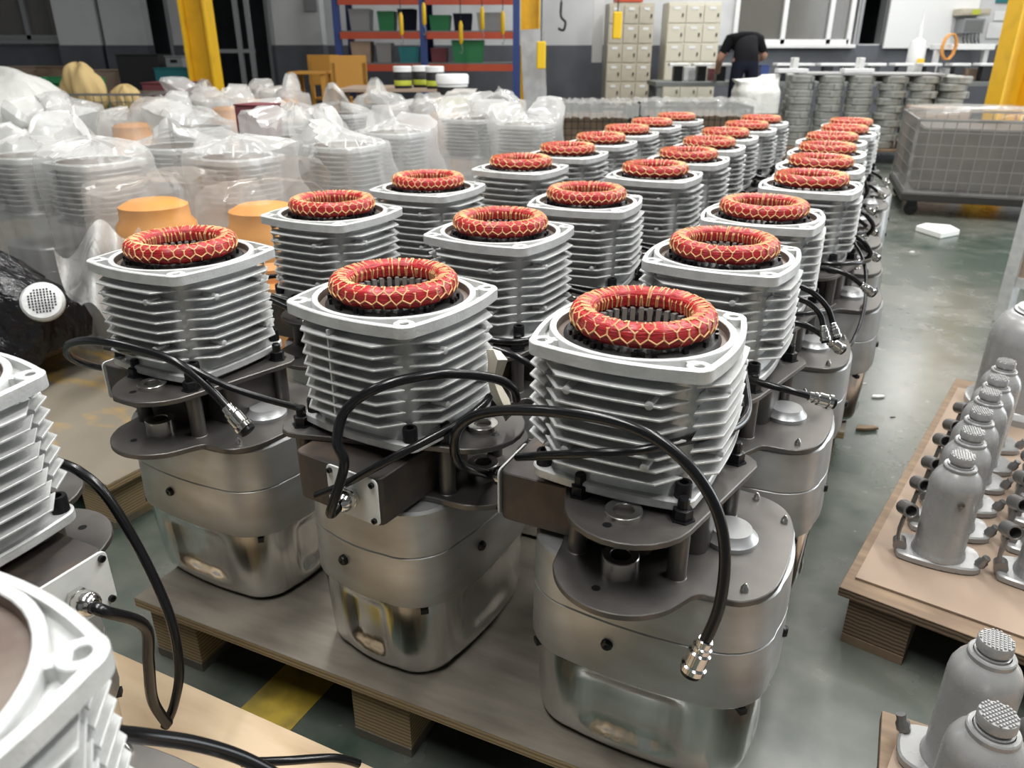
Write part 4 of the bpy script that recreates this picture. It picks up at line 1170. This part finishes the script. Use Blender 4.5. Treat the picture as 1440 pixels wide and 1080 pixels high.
# lockers
def locker(x0, x1, ytop, Y, lab, mt, rz):
    a, b, c, d_ = rect(x0, ytop, x1, 150, Y, 0)
    r = empty('locker', ((a + b) / 2, Y + .25, 0), rz); tag(r, lab, 'locker', 'beige lockers')
    W, Hh = b - a, d_
    MB().box((0, 0, Hh / 2), (W, .5, Hh), 0, .004).build('body', mt, r, 0)
    first_ = None; cw, ch_ = W / 3, (Hh - .1) / 6
    for i in range(3):
        for j in range(6):
            if first_ is None:
                first_ = MB().box((0, 0, 0), (cw - .022, .018, ch_ - .022), 0, .003).build('door', mt, r, 0); dd = first_
                h0 = MB().box((cw * .32, -.014, -.02), (.018, .012, .05)).build('handle', BLACK, dd, 0)
                v0 = MB().box((0, -.011, ch_ * .28), (cw * .36, .006, .035)).build('label_holder', WHITEP, dd, 0)
            else:
                dd = copy_tree(first_, r)
            dd.location = (-W / 2 + cw * (i + .5), -.255, .08 + ch_ * (j + .5))
    return r
locker(850, 921, 4, 12.2, 'grimy beige locker with eighteen doors next to the white curtain', LOCK, 0)
locker(930, 1016, 3, 12.4, 'clean beige locker with eighteen doors behind the workbench end', mat('locker_cream', (.60, .57, .47), .1, .45), 0)
single('storage_tray', boxpx(866, -10, 905, 3, 12.35, .3), RACKR, 'red tray lying on top of the grimy locker', 'tray', smooth=0)
# white curtain strip beside the lockers and a wall panel
o = boxpx(832, 0, 850, 88, 12.9, .05); single('white_curtain', o, WHITEP, 'white hanging curtain strip beside the grimy locker', 'curtain', smooth=0)

# work bench with clamping fixtures
YW = 11.0
zb = at(1200, 115, YW).z
xa, xb = at(922, 112, YW).x, at(1500, 112, YW).x
r = empty('work_bench', ((xa + xb) / 2, YW + .35, 0)); tag(r, 'long dark grey steel workbench along the wall', 'workbench')
MB().box((0, 0, zb - .03), (xb - xa, .75, .06), 0, .004).build('bench_top', BENCHM, r, 0)
for k in range(5):
    x = -(xb - xa) / 2 + .06 + (xb - xa - .12) * k / 4
    for s in (-1, 1): MB().box((x, s * .32, (zb - .06) / 2), (.07, .07, zb - .06)).build('leg', BENCHM, r, 0)
br = MB(); br.tube([(-(xb - xa) / 2 + .95, -.3, .12), (-(xb - xa) / 2 + 1.5, -.3, zb - .08)], .035, 6); br.build('brace', BENCHM, r, 0)
fx = [(952, 'white-topped black clamping fixture on the bench end by the lockers'), (985, 'white-topped clamping fixture with papers laid over it'), (1012, 'white-topped clamping fixture beside the bending worker')] + [(px, 'white-topped black clamping fixture, %s along the bench from the worker' % ('%s' % w_)) for px, w_ in zip((1100, 1127, 1161, 1187, 1226, 1264, 1303, 1343, 1382, 1415), ORD + ['tenth'])]
for px, lab in fx:
    p = at(px, 110, YW + .2); o = empty('clamping_fixture', (p.x, YW + .2, zb + .001)); tag(o, lab, 'fixture', 'clamping fixtures on the bench' )
    MB().box((0, 0, .095), (.12, .12, .19), 0, .004).build('pillar', BLACK, o, 0)
    MB().box((0, 0, .208), (.25, .2, .035), 0, .006).build('top_plate', WHITEP, o, 0)
# things beside and under the bench
for k, (x0, y0, x1, y1, Y, mt, lab) in enumerate(((1066, 92, 1080, 112, YW + .1, BLUE, 'blue box standing on the bench by the worker'), (960, 95, 978, 110, YW + .45, WHITEP, 'small white box on the bench between fixtures'), (995, 97, 1008, 111, YW + .5, MAROON, 'small maroon part on the bench by the lockers'), (1352, 97, 1374, 113, YW + .45, KRAFT, 'brown paper parcel on the bench between fixtures'), (1322, 97, 1338, 113, YW + .5, WHITEP, 'white paper packet on the bench near the white stand'))):
    a, b, c, d_ = rect(x0, y0, x1, y1, Y); o = empty('bench_box', ((a + b) / 2, Y, zb + .001)); tag(o, lab, 'box')
    MB().box((0, 0, (d_ - zb) / 2), (b - a, .14, d_ - zb), 0, .005).build('carton', mt, o, 0); MB().box((0, 0, d_ - zb + .003), (b - a + .01, .15, .006)).build('lid', mt, o, 0)
a, b, c, d_ = rect(955, 132, 1005, 160, YW + .3, 0)
o = empty('storage_box', ((a + b) / 2, YW + .35, 0)); tag(o, 'brown wooden box stored under the workbench end', 'box')
MB().box((0, 0, .2), (b - a, .4, .38), 0, .005).build('body', WOODD, o, 0); MB().box((0, 0, .395), (b - a + .02, .42, .012)).build('lid', WOODD, o, 0)
# white hydraulic bottle on stand
p = at(1284, 100, YW + .52); o = empty('white_gas_bottle', (p.x, YW + .52, zb + .001)); tag(o, 'white plastic bottle with thin spout and yellow sticker on the bench', 'bottle')
MB().lathe([(.11, 0), (.115, .02), (.115, .42), (.09, .50), (.03, .54), (.025, .66), (.012, .70), (.010, .90)], 20, None, True, True).build('flask', WHITEP, o)
MB().box((.02, -.117, .24), (.10, .006, .08)).build('sticker', BRASSY, o, 0)
# white frame table with coil and control box
p0, p1 = at(1317, 60, YW + .45), at(1392, 60, YW + .45)
zf = at(1350, 66, YW + .45).z
o = empty('frame_stand', ((p0.x + p1.x) / 2, YW + .45, zb + .001)); tag(o, 'white steel frame stand on the bench carrying a control box', 'stand')
MB().box((0, 0, zf - zb), (p1.x - p0.x, .3, .07), 0, .004).build('crossbar', WHITEP, o, 0)
for s in (-1, 1): MB().box((s * ((p1.x - p0.x) / 2 - .03), 0, (zf - zb - .03) / 2), (.06, .06, zf - zb - .05)).build('leg', WHITEP, o, 0)
for k, (x0, y0, x1, y1, mt, lab) in enumerate(((1350, 26, 1384, 47, GREYM, 'open grey control box with wires on the wall panel'), (1348, 12, 1392, 22, LOCK, 'beige instrument case above the control box'))):
    a, b, c, d_ = rect(x0, y0, x1, y1, YB - .32); o = empty('control_box', ((a + b) / 2, YB - .2445, c)); tag(o, lab, 'control box')
    MB().box((0, 0, (d_ - c) / 2), (b - a, .25, d_ - c), 0, .006).build('body', mt, o, 0)
    MB().box((0, -.128, (d_ - c) / 2), (b - a - .05, .01, d_ - c - .05), 0, .002).build('cover', BENCHM if k == 0 else mt, o, 0)
    if k == 1: MB().box((0, -.136, (d_ - c) / 2), (.12, .006, (d_ - c) * .7)).build('sticker', MATS['lime_label'], o, 0)
    wr = MB()
    for q in range(5): wr.tube(smoothpath([(-.12 + .06 * q, -.10, 0.005), (-.13 + .06 * q, -.13, -.08), (-.09 + .06 * q, -.11, -.14)], 4), .008, 5)
    if k == 0: wr.build('wires', BLACK, o)
p = at(1336, 60, YW + .2); o = tag(MB().tube([(.09 * cos(t / 10 * 2 * pi) , .012 * (t / 10), .16 * sin(t / 10 * 2 * pi)) for t in range(41)], .014, 6).build('cable_coil', ORANGE, loc=(p.x, YW + .18, p.z - .05)), 'coiled orange cable hanging on the white frame stand', 'cable coil')
# white panel, paper and notices on the wall
single('white_board', boxpx(1242, -40, 1388, 68, YB - .12, .05), WHITEP, 'large plain white panel on the wall above the bench', 'panel', smooth=0)
for x0, y0, x1, y1, mt, lab in ((1386, 32, 1420, 54, WHITEP, 'white paper sheet with faint lines on the wall'), (1397, 16, 1416, 29, WHITEP, 'small white card pinned above the paper sheet'), (1400, -8, 1430, 4, TEAL, 'pale teal box fixed high on the wall')):
    Y = YB - .022
    single('notice_sheet', boxpx(x0, y0, x1, y1, Y, .012), mt, lab, 'notice', smooth=0)

# person bending over the bench
def person():
    px = at(1047, 100, YW - .55).x; Y0 = YW - .55
    V = [(0, 0, .90), (.01, .06, 1.02), (.02, .16, 1.13), (.03, .28, 1.17), (.05, .37, 1.17),
         (-.09, 0, .86), (-.11, .02, .48), (-.12, -.02, .09), (-.13, .13, .035),
         (.09, 0, .86), (.11, .02, .48), (.12, -.02, .09), (.13, .13, .035),
         (-.16, .25, 1.15), (-.26, .27, .93), (-.22, .50, .78), (-.20, .57, .765),
         (.21, .25, 1.15), (.32, .30, .96), (.30, .52, .92), (.31, .60, .91),
         (.07, .44, 1.16)]
    Ed = [(0, 1), (1, 2), (2, 3), (3, 4), (4, 21), (0, 5), (5, 6), (6, 7), (7, 8), (0, 9), (9, 10), (10, 11), (11, 12), (3, 13), (13, 14), (14, 15), (15, 16), (3, 17), (17, 18), (18, 19), (19, 20)]
    Rr = [.165, .155, .165, .165, .065, .098, .072, .048, .04, .098, .072, .048, .04, .085, .052, .038, .035, .085, .052, .038, .035, .06]
    me = bpy.data.meshes.new('tmp'); me.from_pydata(V, Ed, []); ob = bpy.data.objects.new('tmp', me); COL.objects.link(ob)
    sk = ob.modifiers.new('s', 'SKIN'); ob.modifiers.new('d', 'SUBSURF').levels = 2
    for i, q in enumerate(me.skin_vertices[0].data):
        q.radius = (Rr[i], Rr[i]); q.use_root = (i == 0)
    dg = bpy.context.evaluated_depsgraph_get()
    m2 = bpy.data.meshes.new_from_object(ob.evaluated_get(dg)); bpy.data.objects.remove(ob)
    for mm in (SHIRT, NAVY, SKIN, BLACK): m2.materials.append(mm)
    for p in m2.polygons:
        c = p.center; p.use_smooth = True
        if c.z < .085: k = 3
        elif c.z < .92 and abs(c.x) < .24 and c.y < .2: k = 1
        elif (abs(c.x) > .15 and (c.z < 1.0 or c.y > .40)) or (c.y > .40): k = 2
        else: k = 0
        p.material_index = k
    root = empty('person', (px, Y0, 0)); tag(root, 'worker in black t-shirt and navy trousers bending over the workbench', 'person')
    b = bpy.data.objects.new('body', m2); COL.objects.link(b); b.parent = root
    m = MB(); hd = []
    for k in range(13):
        a = pi * k / 12; hd.append([(.076 * sin(a) * cos(t * pi / 9), .095 * sin(a) * sin(t * pi / 9) * (1 - .1 * cos(a)), -.12 * cos(a)) for t in range(18)])
    H = T(.085, .53, 1.15) @ RX(-65)
    m.rings(hd, M=H); m.lathe([(.012, 0), (.02, .012), (.008, .02)], 8, H @ T(0, .095, -.01) @ RX(-90), True, True)
    for s in (-1, 1): m.lathe([(.024, 0), (.03, .008), (.018, .014)], 10, H @ T(s * .074, -.01, 0) @ RY(s * 90), True, True)
    m.build('head', SKIN, root, 60)
    m = MB(); m.rings([[(x * 1.07, y * 1.07 - .012, z * 1.06 + .012) for x, y, z in r_ if True] for r_ in hd[5:]], M=H); m.build('hair', HAIR, root, 60)
    for sx, cx, cy, cz in ((-1, -.20, .58, .762), (1, .31, .61, .905)):
        for f in range(5):
            off = (f - 2) * .014; L = (.045, .068, .075, .068, .055)[f]
            sp = (-sx * .02 if f == 0 else 0)
            MB().tube(smoothpath([(cx + off, cy - .01, cz), (cx + off * 1.15 + sp, cy + L * .55, cz + .004), (cx + off * 1.2 + sp, cy + L, cz - .018)], 3), .0085, 6).build('finger', SKIN, root, 60)
person()

# wire pallets with film between the motors and lockers
for i, (x0, x1, y0, y1, Y, lab) in enumerate(((786, 893, 152, 190, 6.8, 'low dark wire crate with film on top beside the lockers'), (902, 1058, 150, 190, 7.0, 'low dark wire crate wrapped in film near the worker'))):
    a, b, c, d_ = rect(x0, y0, x1, y1, Y, 0)
    wire_box('wire_crate', a, b, Y, Y + .6, .001, d_, .05, WIRE, lab, 'crate', rr=.007)
    rn = random.Random(i); m = MB(); R = []
    for yy, dz_ in ((-.034, -.09), (-.033, -.03), (-.030, .022), (.06, .025), (.17, .03), (.30, .022), (.43, .03), (.54, .025), (.630, .022), (.633, -.03), (.634, -.09)):
        R.append([(a - .03 + (b - a + .06) * q / 40, Y + yy - (rn.uniform(0, .012) if yy < 0 else -rn.uniform(0, .012) if yy > .6 else 0), d_ + dz_ + rn.uniform(0, .03)) for q in range(41)])
    m.rings(R, False, False, closed=False)
    single('film_cover', m, FILM, ('crinkled clear film laid over the wire crate beside the lockers', 'crinkled clear film laid over the wire crate near the worker')[i], 'film', smooth=70)
    c_ = MB().box(((a + b) / 2, Y + .3, d_ * .45), (b - a - .08, .5, d_ * .85), 0, .01)
    single('packed_carton', c_, WOODD, ('brown packed carton inside the wire crate beside the lockers', 'brown packed carton inside the wire crate near the worker')[i], 'carton', smooth=0)
# green glass demijohn with white cloth beside the person
p = onz(1083, 190, 0); o = empty('green_demijohn', (p.x * .8 - .24, p.y * .8 - .1, 0)); tag(o, 'dark green netted bin covered by a white plastic bag', 'bin')
MB().lathe([(.16, 0), (.19, .05), (.20, .35), (.16, .48), (.12, .52)], 20, None, True, True).build('body', mat('bottle_green', (.02, .06, .035), 0, .2), o)
bag_mesh(77, .32, (.18, .18), (.205, .205), 0, 2, .45).build('plastic_bag', SACK, o, 70)

# stack of grey castings on a pallet
cst = onz(1205, 216, .1)
rz = -14
pr = empty('pallet', (0, 0, 0))
bpy.data.objects.remove(pr)
CX, CY = onz(1098, 206, .12).x, 7.9
ux = Vector((cos(rad(rz)), sin(rad(rz)), 0)); uy = Vector((-ux.y, ux.x, 0))
og = Vector((at(1103, 200, 8.2).x, 8.2, 0))
pallet((og.x - .1, og.y - .08), rz, 1.75, 1.15, 'wooden pallet under the stack of grey ring castings', WOODD, edge=WOODD)
def casting():
    m = MB(); m.lathe([(.060, .0), (.110, .0), (.118, .008), (.118, .040), (.122, .044), (.122, .064), (.114, .070), (.070, .070), (.062, .060)], 20)
    for k in range(4): m.box((.111 * cos(pi / 2 * k + .4), .111 * sin(pi / 2 * k + .4), .035), (.035, .03, .06), pi / 2 * k + .4, .003)
    return m.build('ring_casting', CASTG)
rc = casting(); fst = True; rn = random.Random(2)
zt = at(1200, 106, 8.2).z
nl = 10; dz = (zt - Z0) / nl
for i in range(6):
    for j in range(3):
        for k in range(nl):
            if 0 < i < 5 and j > 0 and k < nl - 1: continue
            o = rc if fst else copy_tree(rc); fst = False
            pos_ = og + ux * (.10 + .276 * i + (.035 if k % 2 and i > 2 else 0) + rn.uniform(-.004, .004)) + uy * (.10 + .30 * j + rn.uniform(-.01, .01))
            o.location = (pos_.x, pos_.y, Z0 + .002 + k * dz); o.rotation_euler.z = rn.uniform(0, 6); o.scale.z = dz / .0715
            tag(o, 'grey ring casting stacked in columns on the pallet', 'casting', 'grey ring castings stacked on a pallet')
cp = og + ux * .72 + uy * .38
single('plywood_sheet', MB().box((cp.x, cp.y, zt + .012), (1.35, .75, .016), rad(rz)), PLATEG, 'thin grey board lying on top of the casting stack', 'board', smooth=0)
for px, lab in ((1113, 'pale rod bundle lying on the casting stack board'), (1205, 'small white bracket standing on the casting stack board')):
    p = at(px, 100, 8.3); o = empty('spare_bracket', (p.x, 8.3, zt + .022)); tag(o, lab, 'bracket')
    MB().box((0, 0, .02), (.30, .12, .04), 0, .004).build('foot', WHITEP, o, 0); MB().box((.02, 0, .09), (.05, .1, .10), 0, .004).build('web', WHITEP, o, 0)

# wire cage on casters, wrapped in stretch film
c0 = onz(1266, 300, 0); rzc = -20
ex = Vector((cos(rad(rzc)), sin(rad(rzc)), 0)); ey = Vector((-ex.y, ex.x, 0))
LC, WC, zc0 = 1.5, .95, .16
zc1 = zc0 + .47
ctr = Vector((2.68, 5.30, 0)) + ex * LC / 2 + ey * WC / 2
cg = wire_box('wire_cage_trolley', ctr.x - LC / 2, ctr.x + LC / 2, ctr.y - WC / 2, ctr.y + WC / 2, zc0, zc1, .075, WIREG, 'wire mesh cage trolley on casters wrapped in clear film', 'trolley', rad(rzc), .005)
MB().box((0, 0, -.03), (LC + .04, WC + .04, .05), 0, .004).build('chassis', WIRE, cg, 0)
for sx in (-1, 1):
    for sy in (-1, 1):
        cs = MB().box((sx * (LC / 2 - .06), sy * (WC / 2 - .06), -.075), (.07, .05, .05)).build('caster', BLACK, cg, 0)
        MB().lathe([(.03, -.018), (.045, -.016), (.045, .016), (.03, .018)], 16, T(sx * (LC / 2 - .06), sy * (WC / 2 - .06), -.113) @ RX(90), True, True).build('wheel', RUBBER, cs)
rn = random.Random(6); R = []
N_ = 80
def cagept(s, off):
    per = [(-LC / 2, -WC / 2), (LC / 2, -WC / 2), (LC / 2, WC / 2), (-LC / 2, WC / 2)]
    q = s * 4; i = int(q) % 4; t = q - int(q)
    a, b = per[i], per[(i + 1) % 4]
    return ((a[0] + (b[0] - a[0]) * t) * (1 + off), (a[1] + (b[1] - a[1]) * t) * (1 + off))
H_c = zc1 - zc0
for k in range(12):
    t = k / 11; ring = []
    for i in range(N_):
        x, y = cagept(i / N_, .012 + rn.uniform(0, .012))
        z = -.01 + (H_c + .02) * t + (.03 * sin(i * .4) if k else 0)
        ring.append((x, y, z))
    R.append(ring)
for s_, dz_ in ((.9, .03), (.6, .045), (.25, .05)):
    R.append([(x * s_, y * s_, H_c + dz_ + rn.uniform(-.012, .02)) for x, y, z in R[11]])
MB().rings(R, False, True).build('stretch_film', FILM2, cg, 70)
MB().box((0, 0, .215), (LC - .1, WC - .1, .40), 0, .01).build('packed_load', mat('dark_load', (.055, .045, .038), 0., .5, (5, (.10, .08, .065), .4, .7)), cg, 0)
# brown carton behind, white foam scrap, debris
a, b, c, d_ = rect(1298, 152, 1366, 180, 7.2, 0)
o = empty('brown_carton', ((a + b) / 2, 7.4, 0)); tag(o, 'brown cardboard carton behind the wrapped wire cage', 'carton')
MB().box((0, 0, d_ / 2), (b - a, .4, d_), 0, .004).build('carton', KRAFT, o, 0); MB().box((0, 0, d_ + .002), (.05, .4, .003)).build('tape', KRAFT, o, 0)
f0, f1, f2, f3, f4 = onz(1287, 325, .0), onz(1322, 336, .0), onz(1348, 331, .0), onz(1335, 324, .0), onz(1300, 321, 0)
single('foam_scrap', MB().prism([(p.x, p.y) for p in (f0, f1, f2, f3, f4)], .001, .035, .003), FOAM, 'white foam scrap lying on the green floor', 'foam scrap', smooth=0)
for px, py, mt, sz, lab in ((1217, 604, WOODD, .035, 'dark wood splinter on the floor of the aisle'), (1234, 559, FOAM, .022, 'white crumb of foam on the aisle floor'), (1255, 587, BLACK, .008, 'tiny black nut on the aisle floor'), (1216, 540, FOAM, .007, 'tiny white chip on the floor beside the motor pallet'), (1282, 355, FOAM, .015, 'white paper chip near the foam scrap')):
    p = onz(px, py, .0); o = MB().prism([(-sz, -sz * .3), (-sz * .2, -sz * .42), (sz, -sz * .2), (sz * .9, sz * .25), (-sz * .6, sz * .35)], .0, sz * .3, sz * .05).build('floor_debris', mt, smooth=0, loc=(p.x, p.y, .001)); tag(o, lab, 'debris')
# panel trolley at the edge of the aisle
p0 = onz(1408, 452, 0)
r = empty('panel_trolley', (p0.x, p0.y, 0), rad(-62)); tag(r, 'grey angle-iron trolley with a beige panel beside the aisle', 'trolley')
for x in (0, .9):
    for y in (0, .7):
        MB().box((x, y, .55), (.05, .05, 1.1), 0, .003).build('post', CAST, r, 0)
MB().box((.45, .0, .60), (.85, .02, .80)).build('panel', KRAFT, r, 0)
for z in (.18, 1.08):
    for y in (0, .7): MB().box((.45, y, z), (.85, .04, .04)).build('rail', CAST, r, 0)
    for x in (0, .9): MB().box((x, .35, z), (.04, .65, .04)).build('rail', CAST, r, 0)

# crumpled strip of masking tape stuck between the first two motors
rn = random.Random(12); R = []
for k, (px, py, Y) in enumerate(((694, 492, 1.015), (700, 512, 1.01), (694, 535, 1.012), (704, 560, 1.01), (712, 580, 1.01), (716, 588, 1.01))):
    wd = (10, 14, 9, 12, 9, 5)[k]
    a, b = at(px - wd, py + rn.uniform(-6, 6), Y), at(px + wd, py + rn.uniform(-6, 6), Y + rn.uniform(-.015, .015))
    mi = (a + b) / 2 + Vector((0, -.008, .004))
    R.append([tuple(a), tuple(mi), tuple(b), tuple(mi + Vector((0, .004, 0)))])
single('masking_tape', MB().rings(R), mat('tape_paper', (.62, .57, .47), 0, .7), 'crumpled strip of cream masking tape between the first two motors', 'tape', smooth=20)
